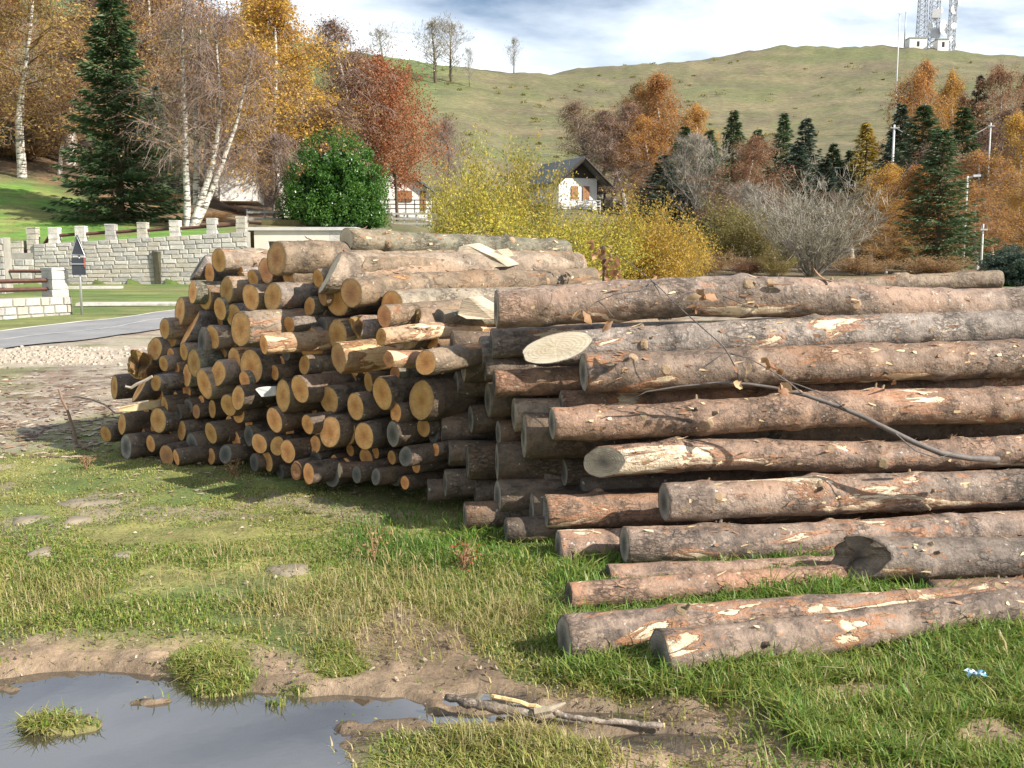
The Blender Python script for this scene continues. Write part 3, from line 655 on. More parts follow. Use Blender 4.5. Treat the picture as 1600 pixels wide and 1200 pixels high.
# chalet
def chalet():
    Yc = 125.; p = P(903, 322, Yc); b = empty('chalet', (p.x, Yc, p.z - .6), R(24), 'white chalet with wide dark slate roof and brown shutters behind the yellow bushes', 'house')
    k = Yc / F; W = 66 * k; zw = (322 - 282) * k + .6; za = (322 - 254) * k + .6; Dp = 9
    V = [(-W / 2, 0, 0), (W / 2, 0, 0), (W / 2, 0, zw), (0, 0, za), (-W / 2, 0, zw)]; V += [(x, Dp, z) for x, y, z in V]
    link('wall', pmesh('wall', V, [(0, 1, 2, 3, 4), (9, 8, 7, 6, 5), (0, 4, 9, 5), (1, 6, 7, 2)], white), b)
    ov = 1.6; ro = []
    for sgn in (-1, 1):
        e = 1.35 * W / 2 if sgn < 0 else 1.75 * W / 2; sl = (za - zw) / (W / 2); V = []
        for y in (-ov, Dp + 1):
            V += [(0, y, za + .12), (sgn * e, y, za + .12 - sl * e), (sgn * e, y, za + .40 - sl * e), (0, y, za + .42)]
        link('roof', pmesh('roof', V, FB, slate), b)
        MB().tube([(0, -ov - .06, za + .2), (sgn * e, -ov - .06, za + .2 - sl * e)], .2, 4).build('barge_board', dwood, b)
    MB().add([(-W / 2 + .1, -.04, zw + .2), (W / 2 - .1, -.04, zw + .2), (0, -.04, za - .1), (-W / 2 + .1, -.10, zw + .2), (W / 2 - .1, -.10, zw + .2), (0, -.10, za - .1)], [(0, 1, 2), (3, 5, 4), (0, 3, 4, 1), (1, 4, 5, 2), (2, 5, 3, 0)]).build('gable_boarding', dwood, b)
    for x in (-.5, 1.05):
        wn = box_o('window', x - .45, x + .45, -.1, -.02, 1.3, 3.0, dark, b)
        for s in (-1, 1): box_o('shutter', x + s * .23 - .22, x + s * .23 + .22, -.16, -.11, 1.3, 3.0, shut, b)
    MB().box((W / 2 + 1.3, .4, zw / 2), (.2, .2, zw)).build('porch_post', dwood, b)
    bl_ = MB(); [bl_.box((0, -.9, z), (W, .05, .12)) for z in (.6, .95, 1.25)]; [bl_.box((x, -.86, .7), (.1, .08, 1.3)) for x in np.linspace(-W / 2, W / 2, 6)]; bl_.build('balcony_railing', white, b)
chalet()
def house_beech():
    Yc = 84.; p = P(620, 345, Yc); b = empty('house', (p.x, Yc, p.z - .3), R(8), 'white gabled house with orange-brown shutters behind the copper beech', 'house'); k = Yc / F
    W = 108 * k; zw = (345 - 300) * k + .3; za = (345 - 262) * k + .3; V = [(-W / 2, 0, 0), (W / 2, 0, 0), (W / 2, 0, zw), (0, 0, za), (-W / 2, 0, zw)]; V += [(x, 8, z) for x, y, z in V]
    link('wall', pmesh('wall', V, [(0, 1, 2, 3, 4), (9, 8, 7, 6, 5), (0, 4, 9, 5), (1, 6, 7, 2)], white), b)
    for sgn in (-1, 1):
        e = 1.14 * W / 2; sl = (za - zw) / (W / 2); V = []
        for y in (-.5, 8.5): V += [(0, y, za + .03), (sgn * e, y, za + .03 - sl * e), (sgn * e, y, za + .22 - sl * e), (0, y, za + .25)]
        link('roof', pmesh('roof', V, FB, slate), b)
    q = lambda px: (px - 620) * k
    box_o('window', q(622), q(644), -.06, -.01, 1.9, 2.75, dark, b); box_o('shutter', q(622), q(632.6), -.12, -.07, 1.9, 2.75, shut, b); box_o('shutter', q(633), q(644), -.12, -.07, 1.9, 2.75, shut, b)
    box_o('door', q(657), q(665), -.07, -.01, 1.15, 2.75, shut, b)
    bl_ = MB(); [bl_.box((0, -.9, z), (W, .05, .08)) for z in (1.25, 1.6, 1.95)]; [bl_.box((x, -.87, 1.4), (.08, .06, 1.1)) for x in np.linspace(-W / 2, W / 2, 9)]; bl_.build('balcony_railing', dwood, b)
house_beech()
rail_fence(P(612, 340, 70).x, P(690, 340, 70).x, 70, zpx(354, 70), 1.0, 3, 5, greyw, 'grey plank fence below the house with orange shutters')
def house_birch():
    Yc = 64.; p = P(372, 276, Yc); b = empty('house', (p.x, Yc, p.z - 1.5), R(10), 'white house wall glimpsed through the bare branches of the leaning birch', 'house'); k = Yc / F
    box_o('wall', -28 * k, 28 * k, 0, 6, 0, 46 * k + 1.5, white, b); box_o('roof', -31 * k, 31 * k, -.5, 6.5, 46 * k + 1.5, 46 * k + 1.75, slate, b)
    box_o('window', -6 * k, 2 * k, -.05, -.005, 2.0, 3.6, dwood, b)
house_birch()
# ------------------------------------------------------------------ logs
flake_mat = [plain('bark_flake_brown', (.25, .14, .08), .85, .35, 20), plain('wood_splinter', (.62, .45, .26), .8, .25, 20)]
def knot_mesh(seed):
    rr = random.Random(seed); m = MB(); n = 10; V = []; r = .030
    for x, k in ((-.03, 1.9), (.000, 1.35), (.008, 1.0), (.009, .95)):
        for i_ in range(n):
            a = 6.283 * i_ / n; q_ = r * k * (1 + rr.uniform(-.08, .08)); V.append((x, q_ * math.cos(a), q_ * math.sin(a)))
    Fc = [(i_ + n * j_, (i_ + 1) % n + n * j_, (i_ + 1) % n + n * (j_ + 1), i_ + n * (j_ + 1)) for j_ in range(3) for i_ in range(n)] + [tuple(range(3 * n, 4 * n))]
    return pmesh('knot', V, Fc, M['knot'], False)
KN = [knot_mesh(k) for k in range(4)]
LOGS = []
def make_log(p0, p1, L_, r0, r1, bark, cut, label, group, seed, hi=False, shear=(0, 0), bend=.012, knots=0, flakes=0, whorl=0, hollow=0, jag=0, cut_b=None):
    rr = random.Random(seed); rn = np.random.default_rng(seed)
    d = (Vector(p1) - Vector(p0)).normalized(); L_ = L_ or (Vector(p1) - Vector(p0)).length
    nx = int(L_ / (.018 if hi else .13)); nt_ = 48 if hi else 26
    xs = np.linspace(0, 1, nx + 1) * L_; xs = np.concatenate([[0, .006], xs[1:-1], [L_ - .006, L_]])
    th = np.arange(nt_) / nt_ * 2 * math.pi; XX, TT = np.meshgrid(xs, th, indexing='ij')
    rad = r0 + (r1 - r0) * XX / L_
    e, ph = rn.uniform(.01, .07), rn.uniform(0, 6.28); sx_ = seed * 3.7
    rad = rad * (1 + e * np.cos(2 * TT + ph))
    cx_, sn_ = np.cos(TT) * 1.2, np.sin(TT) * 1.2
    rad = rad * (1 + (fbm(XX * 1.6 + sx_, cx_ + 5 + sx_, 3, 1) - .5) * .14 + (fbm(XX * 1.9 + sx_ + 31, sn_ + 9, 3, 3) - .5) * .14)
    if hi: rad = rad + (fbm(XX * 14 + sx_, cx_ * 3 + 40, 3, 2) - .5) * .007 + (fbm(XX * 16 + sx_, sn_ * 3 + 80, 3, 4) - .5) * .007
    KS = []
    if whorl:
        x = rn.uniform(.2, .5)
        while x < L_ - .15:
            rad = rad * (1 + whorl * np.exp(-((XX - x) / .055) ** 2)); KS.append(x); x += rn.uniform(.45, .8)
    kn = []
    for k in range(knots):
        kx = rr.choice(KS) + rr.uniform(-.04, .04) if KS and rr.random() < .7 else rr.uniform(.12, L_ - .1)
        if hi and k < 5: kx = min(kx, rr.uniform(.3, 2.4)) if kx > 2.6 else kx
        kt = rr.uniform(0, 6.28) if not hi else rr.uniform(-.6, 2.4) + math.pi / 2 * 0
        dt = np.abs((TT - kt + math.pi) % (2 * math.pi) - math.pi) * rad
        rad = rad + .014 * np.exp(-((XX - kx) ** 2 + dt ** 2) / .05 ** 2); kn.append((kx, kt % 6.283))
    rad[0] *= .94; rad[-1] *= .94
    b1, b2 = rn.uniform(-1, 1) * bend, rn.uniform(-1, 1) * bend; f1_, f2_ = rn.uniform(1, 2.2), rn.uniform(1.5, 3.2)
    oy = b1 * np.sin(XX / L_ * math.pi * f1_) + b2 * .6 * np.sin(XX * f2_); oz = b2 * np.sin(XX / L_ * math.pi * f2_ * .7) + b1 * .4 * np.sin(XX * 2.7)
    oy -= oy[0:1]; oz -= oz[0:1]
    # theta=0 is local -y side (towards the viewer), pi/2 is up
    Yl = -rad * np.cos(TT); Zl = rad * np.sin(TT)
    w_ = np.clip(1 - XX / (.45 if abs(shear[0]) < 2 else .75), 0, 1); Xl = XX + (shear[0] * Yl + shear[1] * Zl) * w_
    if jag: Xl = Xl + (fbm(np.cos(TT) * 1.3 + 7, np.sin(TT) * 1.3 + 5 + seed, 4, 2) - .5) * 1.6 * jag * np.clip(1 - XX / .2, 0, 1)
    V = np.stack([Xl, Yl + oy, Zl + oz], -1); nxx = len(xs)
    i_, j_ = np.meshgrid(np.arange(nxx - 1), np.arange(nt_), indexing='ij'); jn = (j_ + 1) % nt_
    q_ = np.stack([i_ * nt_ + j_, i_ * nt_ + jn, (i_ + 1) * nt_ + jn, (i_ + 1) * nt_ + j_], -1)
    me_ = np_mesh('log', V.reshape(-1, 3), 4, q_.reshape(-1), [M[bark]], smooth=True)
    xa_ = d; ya_ = Vector((0, 0, 1)).cross(xa_).normalized(); za_ = xa_.cross(ya_)
    mw = Matrix(((xa_.x, ya_.x, za_.x, p0[0]), (xa_.y, ya_.y, za_.y, p0[1]), (xa_.z, ya_.z, za_.z, p0[2]), (0, 0, 0, 1)))
    o = bpy.data.objects.new('log', me_); COL.objects.link(o); o.matrix_world = mw
    tag(o, label, 'log', group)
    for end in (0, -1):
        ring = V[end]; c0 = ring.mean(0); rings = [ring]; sg_ = 1 if end == 0 else -1
        for f in (.8, .6, .4, .2):
            rg = c0 + (ring - c0) * f; rg[:, 0] += rn.uniform(-1, 1, nt_) * .0022
            if jag and end == 0: rg[:, 0] += (fbm(rg[:, 1] * 22 + seed, rg[:, 2] * 9 + 5, 3, 1) - .35) * jag * 1.2
            if hollow and end == 0: rg[:, 0] += hollow * sstep(.75, .45, np.full(nt_, f)) * (.8 + .4 * rn.random(nt_))
            rings.append(rg)
        cc_ = rings[-1].mean(0); Vc = np.concatenate(rings + [cc_[None]]); Vc[:nt_, 0] += .0025 * sg_; Fc = []
        for a_ in range(4):
            for b_ in range(nt_):
                c2 = (b_ + 1) % nt_; f_ = (a_ * nt_ + b_, (a_ + 1) * nt_ + b_, (a_ + 1) * nt_ + c2, a_ * nt_ + c2); Fc.append(f_ if end == 0 else f_[::-1])
        for b_ in range(nt_):
            f_ = (4 * nt_ + b_, 5 * nt_, 4 * nt_ + (b_ + 1) % nt_); Fc.append(f_ if end == 0 else f_[::-1])
        cm = pmesh('cut_end', Vc, Fc, M[cut if end == 0 else (cut_b or ('cut_grey' if cut == 'cut_grey' else 'cut_ochre'))], not jag)
        link('cut_end', cm, o)
    if hi:
        for kx, kt in kn:
            ii = int(np.argmin(np.abs(xs - kx))); jj = int(round(kt / (2 * math.pi) * nt_)) % nt_; p = Vector(V[ii, jj]); c_ = Vector((V[ii, :].mean(0))); nrm = (p - c_).normalized()
            ko = bpy.data.objects.new('knot', KN[rr.randrange(4)]); COL.objects.link(ko); ko.parent = o
            ko.matrix_basis = Matrix.Translation(p - nrm * .006) @ nrm.to_track_quat('X', 'Z').to_matrix().to_4x4() @ Matrix.Scale(rr.uniform(.35, .85), 4)
        for _k in range(max(2, flakes // 12)):
            ii = int(np.clip(np.searchsorted(xs, (rr.choice(KS) + rr.gauss(0, .03)) if KS else rr.uniform(.2, L_ - .2)), 1, nxx - 4)); jj = rr.randrange(int(nt_ * .9), int(nt_ * 1.45)) % nt_
            p = Vector(V[ii, jj]); c_ = Vector(V[ii, :].mean(0)); nrm = (p - c_).normalized(); u = (nrm + Vector((rr.uniform(.1, .9), 0, rr.uniform(-.2, .2)))).normalized(); q_s = rr.uniform(.006, .013); hh_ = rr.uniform(.012, .035)
            MB().tube([p - nrm * .012, p + u * hh_ * .5, p + u * hh_], [q_s * 1.7, q_s, q_s * .8], 7).build('branch_stub', M['bark_dark'] if _k % 2 else M['knot'], o)
        for mi in range(2):
            FV = []; FF = []
            for k in range(flakes if mi == 0 else flakes // 3):
                cx0 = rr.choice(KS) + rr.gauss(0, .06) if KS and rr.random() < .5 else rr.uniform(.05, min(L_, 3.0))
                ii = int(np.clip(np.searchsorted(xs, cx0), 1, nxx - 4)); jj = rr.randrange(int(nt_ * .95), int(nt_ * 1.42)) % nt_
                p = Vector(V[ii, jj]); c_ = Vector(V[ii, :].mean(0)); nrm = (p - c_).normalized(); tx = Vector((1, 0, 0)); ty = nrm.cross(tx); ln = rr.uniform(.015, .07); wd = rr.uniform(.003, .011)
                a_ = rr.uniform(-.35, .35); u = (tx * math.cos(a_) + ty * math.sin(a_)) * rr.choice((-1, 1)); v = nrm.cross(u); n0 = len(FV)
                up = rr.uniform(.05, .5)
                FV += [p - v * wd + nrm * .0, p + v * wd, p + u * ln * .6 + v * wd * .9 + nrm * ln * up * .35, p + u * ln * .6 - v * wd * .8 + nrm * ln * up * .35, p + u * ln + v * wd * rr.uniform(-.3, .7) + nrm * ln * up]
                FF += [(n0, n0 + 1, n0 + 2, n0 + 3), (n0 + 3, n0 + 2, n0 + 4)]
            if FV: fo = link('bark_flakes' if mi == 0 else 'splinters', pmesh('bark_flakes', FV, FF, flake_mat[mi]), o); tag(fo, kind='stuff')
    LOGS.append(o); return o
def px_log(a, b, L_=None, **kw):
    p0 = P(a[0], a[1], a[3]); p1 = P(b[0], b[1], b[3]); r0 = a[2] * a[3] / F / 2; r1 = b[2] * b[3] / F / 2
    full = (p1 - p0).length; L_ = L_ or full
    return make_log(p0, p1, L_, r0, r0 + (r1 - r0) * L_ / full, r0 and kw.pop('bark'), kw.pop('cut'), kw.pop('label'), kw.pop('group', None), kw.pop('seed'), **kw)
GR = 'weathered logs of the right hand pile'; GF = 'logs lying in the grass in front of the right hand pile'
rp = [
 ((775, 483, 60, 6.10), (1600, 466, 56, 6.60), 4.1, dict(bark='bark_pink', cut='cut_grey', whorl=.08, knots=7, flakes=70, bend=.05, label='long top log of the right pile with straight dark sawn end, pinkish grey bark')),
 ((868, 543, 50, 6.00), (1600, 508, 50, 6.50), 4.1, dict(bark='bark_grey', cut='cut_pale', whorl=.04, knots=6, flakes=70, shear=(-2.1, 1.3), jag=.012, label='log with long slanting pale white cut face, second row down the right pile')),
 ((768, 537, 46, 6.30), (1600, 500, 44, 6.8), 4.0, dict(bark='bark_grey', cut='cut_grey', knots=2, label='grey log with dark end half hidden behind the pale slanting cut')),
 ((911, 582, 62, 5.85), (1600, 560, 58, 6.3), 4.1, dict(bark='bark_pink', cut='cut_grey', whorl=.10, knots=8, flakes=80, bend=.05, label='thick log with dark round end in the third row, crossed by the leafy branch')),
 ((772, 600, 44, 6.10), (1600, 556, 46, 6.6), 4.0, dict(bark='bark_orange', cut='cut_grey', whorl=.05, knots=5, flakes=30, label='reddish log tilting up behind the thick third row log')),
 ((862, 662, 56, 5.68), (1600, 630, 60, 6.12), 4.1, dict(bark='bark_orange', cut='cut_grey', whorl=.11, knots=8, flakes=90, bend=.06, label='glossy orange brown log under the thick branch, fourth row of the right pile')),
 ((802, 648, 54, 6.08), (1600, 615, 52, 6.5), 4.0, dict(bark='bark_tan', cut='cut_grey', knots=2, label='log end with pale rim left of and above the big grey end')),
 ((876, 634, 46, 6.02), (1600, 605, 46, 6.4), 4.0, dict(bark='bark_orange', cut='cut_grey', knots=3, flakes=20, label='log wedged just above the glossy orange log, only its end corner showing')),
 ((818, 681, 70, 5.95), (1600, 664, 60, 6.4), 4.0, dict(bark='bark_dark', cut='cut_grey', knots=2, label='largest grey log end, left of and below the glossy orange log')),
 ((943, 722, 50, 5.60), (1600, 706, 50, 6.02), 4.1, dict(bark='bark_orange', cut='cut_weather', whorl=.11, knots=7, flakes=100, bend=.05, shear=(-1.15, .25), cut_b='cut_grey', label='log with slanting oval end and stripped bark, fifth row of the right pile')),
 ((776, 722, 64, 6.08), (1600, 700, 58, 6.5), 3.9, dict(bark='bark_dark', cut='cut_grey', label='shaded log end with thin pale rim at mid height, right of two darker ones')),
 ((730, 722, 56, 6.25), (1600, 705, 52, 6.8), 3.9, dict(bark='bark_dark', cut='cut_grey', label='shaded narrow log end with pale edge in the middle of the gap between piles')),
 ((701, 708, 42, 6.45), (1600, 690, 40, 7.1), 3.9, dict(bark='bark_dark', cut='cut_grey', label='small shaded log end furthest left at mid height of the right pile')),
 ((1037, 785, 62, 5.42), (1600, 764, 60, 5.80), 4.1, dict(bark='bark_pink', cut='cut_grey', whorl=.09, knots=8, flakes=110, bend=.045, label='log with torn bark and cream patches, sixth row, end furthest right')),
 ((852, 798, 54, 5.66), (1600, 778, 50, 6.1), 4.0, dict(bark='bark_orange', cut='cut_grey', whorl=.05, knots=4, flakes=40, hollow=.03, label='log with cracked dark end just left of the sixth row log')),
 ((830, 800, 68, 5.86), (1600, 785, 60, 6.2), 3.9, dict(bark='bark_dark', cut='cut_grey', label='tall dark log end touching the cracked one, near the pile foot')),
 ((975, 851, 62, 5.25), (1600, 829, 60, 5.60), 4.1, dict(bark='bark_pink', cut='cut_grey', whorl=.09, knots=7, flakes=80, bend=.04, label='bottom front log of the right pile with knots beside its dark end')),
 ((872, 856, 58, 5.46), (1600, 840, 54, 5.9), 4.0, dict(bark='bark_orange', cut='cut_grey', knots=3, flakes=30, label='bottom log with pale ringed end in shadow, left of the bottom front log')),
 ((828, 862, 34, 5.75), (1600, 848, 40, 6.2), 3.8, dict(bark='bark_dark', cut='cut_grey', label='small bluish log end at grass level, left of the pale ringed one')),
 ((750, 552, 56, 6.42), (1600, 525, 50, 7.0), 3.9, dict(bark='bark_grey', cut='cut_grey', label='upright looking log end with deeply cracked sunny bark at the left shoulder')),
]
for k, (a, b, L_, kw) in enumerate(rp): px_log(a, b, L_, group=GR, seed=100 + k, hi=(kw.get('flakes', 0) > 0), **kw)
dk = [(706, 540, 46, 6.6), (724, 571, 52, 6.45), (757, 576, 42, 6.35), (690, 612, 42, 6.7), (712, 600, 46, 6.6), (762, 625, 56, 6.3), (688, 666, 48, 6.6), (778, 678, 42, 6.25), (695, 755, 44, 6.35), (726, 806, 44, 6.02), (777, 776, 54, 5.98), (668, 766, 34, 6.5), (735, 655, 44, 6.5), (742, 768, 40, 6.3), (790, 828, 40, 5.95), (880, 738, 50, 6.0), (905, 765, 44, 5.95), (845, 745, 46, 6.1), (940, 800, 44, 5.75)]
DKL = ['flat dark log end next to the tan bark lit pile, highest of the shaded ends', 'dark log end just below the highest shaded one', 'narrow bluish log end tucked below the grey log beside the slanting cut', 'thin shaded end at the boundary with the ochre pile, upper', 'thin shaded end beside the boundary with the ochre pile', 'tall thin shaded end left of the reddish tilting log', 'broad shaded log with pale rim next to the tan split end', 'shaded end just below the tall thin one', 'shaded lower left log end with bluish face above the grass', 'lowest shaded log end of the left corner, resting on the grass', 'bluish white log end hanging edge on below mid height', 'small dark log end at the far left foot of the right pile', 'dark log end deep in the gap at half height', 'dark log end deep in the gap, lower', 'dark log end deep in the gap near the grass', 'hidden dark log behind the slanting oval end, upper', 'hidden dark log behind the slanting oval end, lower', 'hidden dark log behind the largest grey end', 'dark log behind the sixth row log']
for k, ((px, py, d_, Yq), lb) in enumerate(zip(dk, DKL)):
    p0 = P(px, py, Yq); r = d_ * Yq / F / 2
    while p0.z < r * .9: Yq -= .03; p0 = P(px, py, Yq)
    az = R(78 + random.uniform(-3, 2)); make_log(p0, p0 + Vector((math.sin(az), math.cos(az), random.uniform(-.01, .01))), 3.8, r, r * .93, 'bark_dark', 'cut_grey', lb, GR, 200 + k)  # shade on these ends' logs is put into their dark bark colour
fr = [
 ((888, 931, 44, 4.56), (1330, 903, 44, 4.98), 3.6, dict(bark='bark_orange', cut='cut_grey', whorl=.08, knots=3, flakes=30, label='thin reddish log half sunk in grass behind the two big front logs')),
 ((950, 900, 38, 4.98), (1330, 884, 36, 5.2), 3.6, dict(bark='bark_orange', cut='cut_grey', whorl=.1, knots=3, flakes=30, label='thin log at the foot of the pile behind the half sunk reddish one')),
 ((880, 1001, 86, 4.02), (1600, 930, 62, 4.62), 3.9, dict(bark='bark_pink', cut='cut_grey', whorl=.07, knots=5, flakes=50, bend=.02, cut_b='cut_grey', label='thick front log with wide grey end lying in the grass, nearest but one')),
 ((1030, 1024, 84, 3.86), (1600, 945, 52, 4.42), 3.9, dict(bark='bark_pink', cut='cut_grey', whorl=.06, knots=5, flakes=50, bend=.025, label='nearest log, lying in the grass with knot and cream peeled patches')),
 ((1335, 873, 78, 4.92), (1640, 872, 66, 5.02), 1.15, dict(bark='bark_grey', cut='cut_rot', cut_b='cut_grey', whorl=.05, knots=4, flakes=40, jag=.09, shear=(-.5, .45), label='short thick rotten stump with ragged dark end and white lichen patches')),
 ((1450, 925, 38, 4.80), (1700, 915, 44, 4.95), 2.4, dict(bark='bark_orange', cut='cut_grey', whorl=.1, knots=2, flakes=20, label='reddish knobbly log in the grass below the rotten stump')),
 ((1562, 437, 30, 7.10), (900, 478, 34, 6.9), 3.2, dict(bark='bark_tan', cut='cut_pale', knots=3, flakes=20, label='thin log on top of the right pile whose pale end points right')),
]
for k, (a, b, L_, kw) in enumerate(fr): px_log(a, b, L_, group=GF if k < 6 else GR, seed=300 + k, hi=True, **kw)

# ---- left pile: (px, py, height px, type)
z4 = [(535,175,105,'gs'),(635,140,112,'ot'),(590,200,85,'o'),(735,190,50,'o'),(795,225,80,'o'),(855,190,118,'r'),(905,130,150,'rt'),(957,195,138,'ot'),(1100,225,85,'o'),(512,290,100,'o'),(567,310,122,'ot'),(670,280,120,'ot'),(640,370,105,'o'),(785,315,128,'o'),(888,310,128,'o'),(1000,290,55,'o'),(1120,305,90,'r'),(1060,358,90,'o'),(452,380,132,'o'),(705,400,108,'o'),(640,425,45,'o'),(738,462,155,'op'),(965,440,75,'o'),(1158,410,60,'o'),(380,460,95,'o'),(500,460,150,'os'),(555,520,120,'g'),(605,500,110,'o'),(845,535,90,'op'),(1005,520,60,'o'),(1065,535,168,'o'),(335,555,110,'o'),(375,625,72,'o'),(470,570,90,'o'),(518,620,130,'o'),(708,605,105,'o'),(655,575,50,'o'),(785,640,148,'o'),(1035,630,90,'o'),(485,680,100,'o'),(632,670,120,'o'),(565,720,130,'o'),(145,735,105,'o'),(265,740,118,'os'),(340,715,75,'o'),(755,700,80,'o'),(725,785,108,'o'),(435,785,55,'o'),(380,820,88,'o'),(550,805,60,'o'),(680,820,100,'o'),(885,725,62,'o'),(935,775,150,'o'),(1015,745,122,'o'),(860,800,50,'o'),(728,860,88,'o'),(1150,795,128,'o'),(180,910,92,'o'),(212,880,62,'o'),(295,850,50,'o'),(350,890,118,'o'),(230,940,50,'o'),(330,930,60,'o'),(460,940,98,'o'),(445,850,68,'g'),(895,890,118,'o'),(1050,910,92,'o'),(1092,918,92,'o'),(1155,945,148,'o'),(105,955,82,'o'),(200,1015,112,'g'),(315,1000,78,'o'),(390,1055,98,'r'),(435,1065,78,'o'),(510,1010,115,'g'),(597,950,108,'o'),(775,965,98,'g'),(825,1000,98,'o'),(862,1080,98,'o'),(910,1010,98,'o'),(957,1035,118,'o'),(1085,1005,90,'o'),(550,1075,40,'o'),(665,1050,88,'g'),(800,1090,88,'g'),(1000,1120,78,'r'),(1055,1140,98,'o')]
z5 = [(445,235,138,'rl'),(380,275,128,'o'),(380,430,142,'o'),(740,402,175,'hs'),(480,400,120,'h'),(585,440,78,'op'),(600,345,100,'r'),(385,537,138,'rp'),(620,545,78,'rp'),(795,560,128,'op'),(775,735,178,'o'),(590,705,148,'o'),(450,640,62,'o'),(525,650,90,'o'),(340,735,128,'o'),(465,765,138,'o'),(505,905,130,'o'),(655,795,90,'o'),(650,612,70,'r'),(345,885,148,'o'),(435,890,108,'o'),(640,895,118,'g'),(560,980,34,'o'),(245,1080,108,'o'),(440,970,30,'o'),(185,1070,78,'r'),(355,1095,100,'g'),(345,140,190,'ys'),(700,1000,90,'g'),(470,1085,80,'g'),(560,1095,80,'g'),(800,1035,60,'g')]
items = [(130 + a / 3, 360 + b / 3, c_ / 3, t_) for a, b, c_, t_ in z4] + [(400 + a / 3, 380 + b / 3, c_ / 3, t_) for a, b, c_, t_ in z5]
items += [(230, 742, 0, 'x')][:0]
def leftp(px, py, off=0):
    Yq = 7.5
    for _ in range(20):
        p = P(px, py, Yq); Yq = .5 * Yq + .5 * (6.22 - .75 * (p.x + .6) + .34 * max(p.z, 0) + off)
    return P(px, py, Yq)
GL = 'freshly cut logs of the left hand pile'
recs = []
for k, (px, py, d_, ty) in enumerate(items):
    rr = random.Random(900 + k); off = rr.uniform(-.10, .18)
    if 'p' in ty: off = -.42
    if d_ < 22: off += .3
    if 'l' in ty: off = -.15
    p = leftp(px, py, off); r = max(d_ * 1.07 * p.y / F / 2, .045)
    if p.z < r * .9:
        p = P(px, py, p.y); dlt = 0
        while p.z < r * .9 and dlt < 1.2: dlt += .03; p = P(px, py, p.y - .03)
    recs.append([px, py, r, ty, p, k])
# recessed small logs that fill the gaps between the larger ones
top = lambda x: np.interp(x, [165, 200, 240, 300, 330, 700], [690, 600, 520, 420, 405, 470]); bot = lambda x: np.interp(x, [165, 300, 480, 640, 700], [705, 735, 755, 770, 700])
rr = random.Random(5); added = 0; tries = 0
while added < 62 and tries < 9000:
    tries += 1; px = rr.uniform(190, 690); py = rr.uniform(top(px) + 22, bot(px) - 12); d_ = rr.uniform(20, 33)
    if all(math.hypot((px - rc[0]) * 1.25, py - rc[1]) > (rc[2] / rc[4].y * F) * .80 + d_ / 2 * .62 for rc in recs):
        p = leftp(px, py, .16 + rr.random() * .12); r = d_ * p.y / F / 2
        if p.z > r * .9: recs.append([px, py, r, rr.choice('oooorg'), p, 300 + added]); added += 1
print('fill logs', added)
# tiers by height for the labels
tiers = {}
for rc in recs: tiers.setdefault(min(11, int(rc[4].z / .14)), []).append(rc)
ordn = ['first', 'second', 'third', 'fourth', 'fifth', 'sixth', 'seventh', 'eighth', 'ninth', 'tenth', 'eleventh', 'twelfth', 'thirteenth', 'fourteenth', 'fifteenth', 'sixteenth', 'seventeenth', 'eighteenth', 'nineteenth', 'twentieth', 'twenty-first', 'twenty-second', 'twenty-third', 'twenty-fourth', 'twenty-fifth', 'twenty-sixth', 'twenty-seventh', 'twenty-eighth', 'twenty-ninth', 'thirtieth', 'thirty-first', 'thirty-second']
tn = ['bottom', 'second lowest', 'third lowest', 'fourth lowest', 'fifth lowest', 'sixth lowest', 'seventh lowest', 'sixth highest' , 'fourth highest', 'third highest', 'second highest', 'topmost']
tn[7] = 'fifth highest'
for tk, lst in tiers.items():
    lst.sort(key=lambda q_: q_[0])
    for n_, rc in enumerate(lst):
        px, py, r, ty, p, k = rc; rr = random.Random(77 + k)
        cut = {'o': 'cut_ochre', 'r': 'cut_red', 'g': 'cut_grey', 'h': 'cut_hollow', 'y': 'cut_pale'}[ty[0]]
        sz = 'thick' if r > .115 else 'thin' if r < .075 else 'middling'
        look = {'o': 'ochre-ended', 'r': 'reddish-ended', 'g': 'grey-ended', 'h': 'brown rotten-ended', 'y': 'pale-ended'}[ty[0]]
        lb = '%s %s log, %s from the left in the %s tier, left pile' % (sz, look, ordn[min(n_, 31)], tn[tk])
        az = R(44 + rr.uniform(-7, 6)); 
        if 's' in ty: az += R(-8)
        if 't' in ty: az = R(46 + rr.uniform(-2, 3))
        if ty == 'hs' or px > 610 and py < 590: az = R(43)
        dv = Vector((math.sin(az), math.cos(az), rr.uniform(-.012, .012)))
        bk = rr.choice(['bark_tan', 'bark_grey', 'bark_green', 'bark_grey', 'bark_tan']) if 't' not in ty and 'l' not in ty else 'bark_tan'
        if 'p' in ty: bk = rr.choice(['bark_torn', 'bark_tan'])
        if ty == 'hs': bk = 'bark_tan'
        if py > 600 and 'p' not in ty: bk = 'bark_dark'  # shade low in the left pile, put into the bark colour
        L_ = 3.1 + rr.uniform(-.2, .2)
        if px > 600: L_ = 2.6
        if ty in ('op', 'rp') and px > 560: L_ = 1.6
        sh = (rr.uniform(-.12, .12), rr.uniform(-.16, .16))
        if 's' in ty: sh = (rr.choice((.5, .7)), .75)
        if ty == 'hs': sh = (.2, .35)
        if 'l' in ty: L_ = 3.07; dv = (P(940, 430, 9.5) - p).normalized()
        make_log(p, p + dv, L_, r, r * rr.uniform(.84, .97), bk, cut, lb, GL, 1000 + k, shear=sh, bend=.02, jag=.09 if ty in ('h', 'hs') else .0, hollow=.05 if ty == 'hs' else 0, whorl=.03 if rr.random() < .5 else 0, knots=4 if 'l' in ty or 't' in ty else 0, hi=('l' in ty or 't' in ty or 'p' in ty or ty == 'hs'), flakes=30 if 'l' in ty or 't' in ty or 'p' in ty else 0)
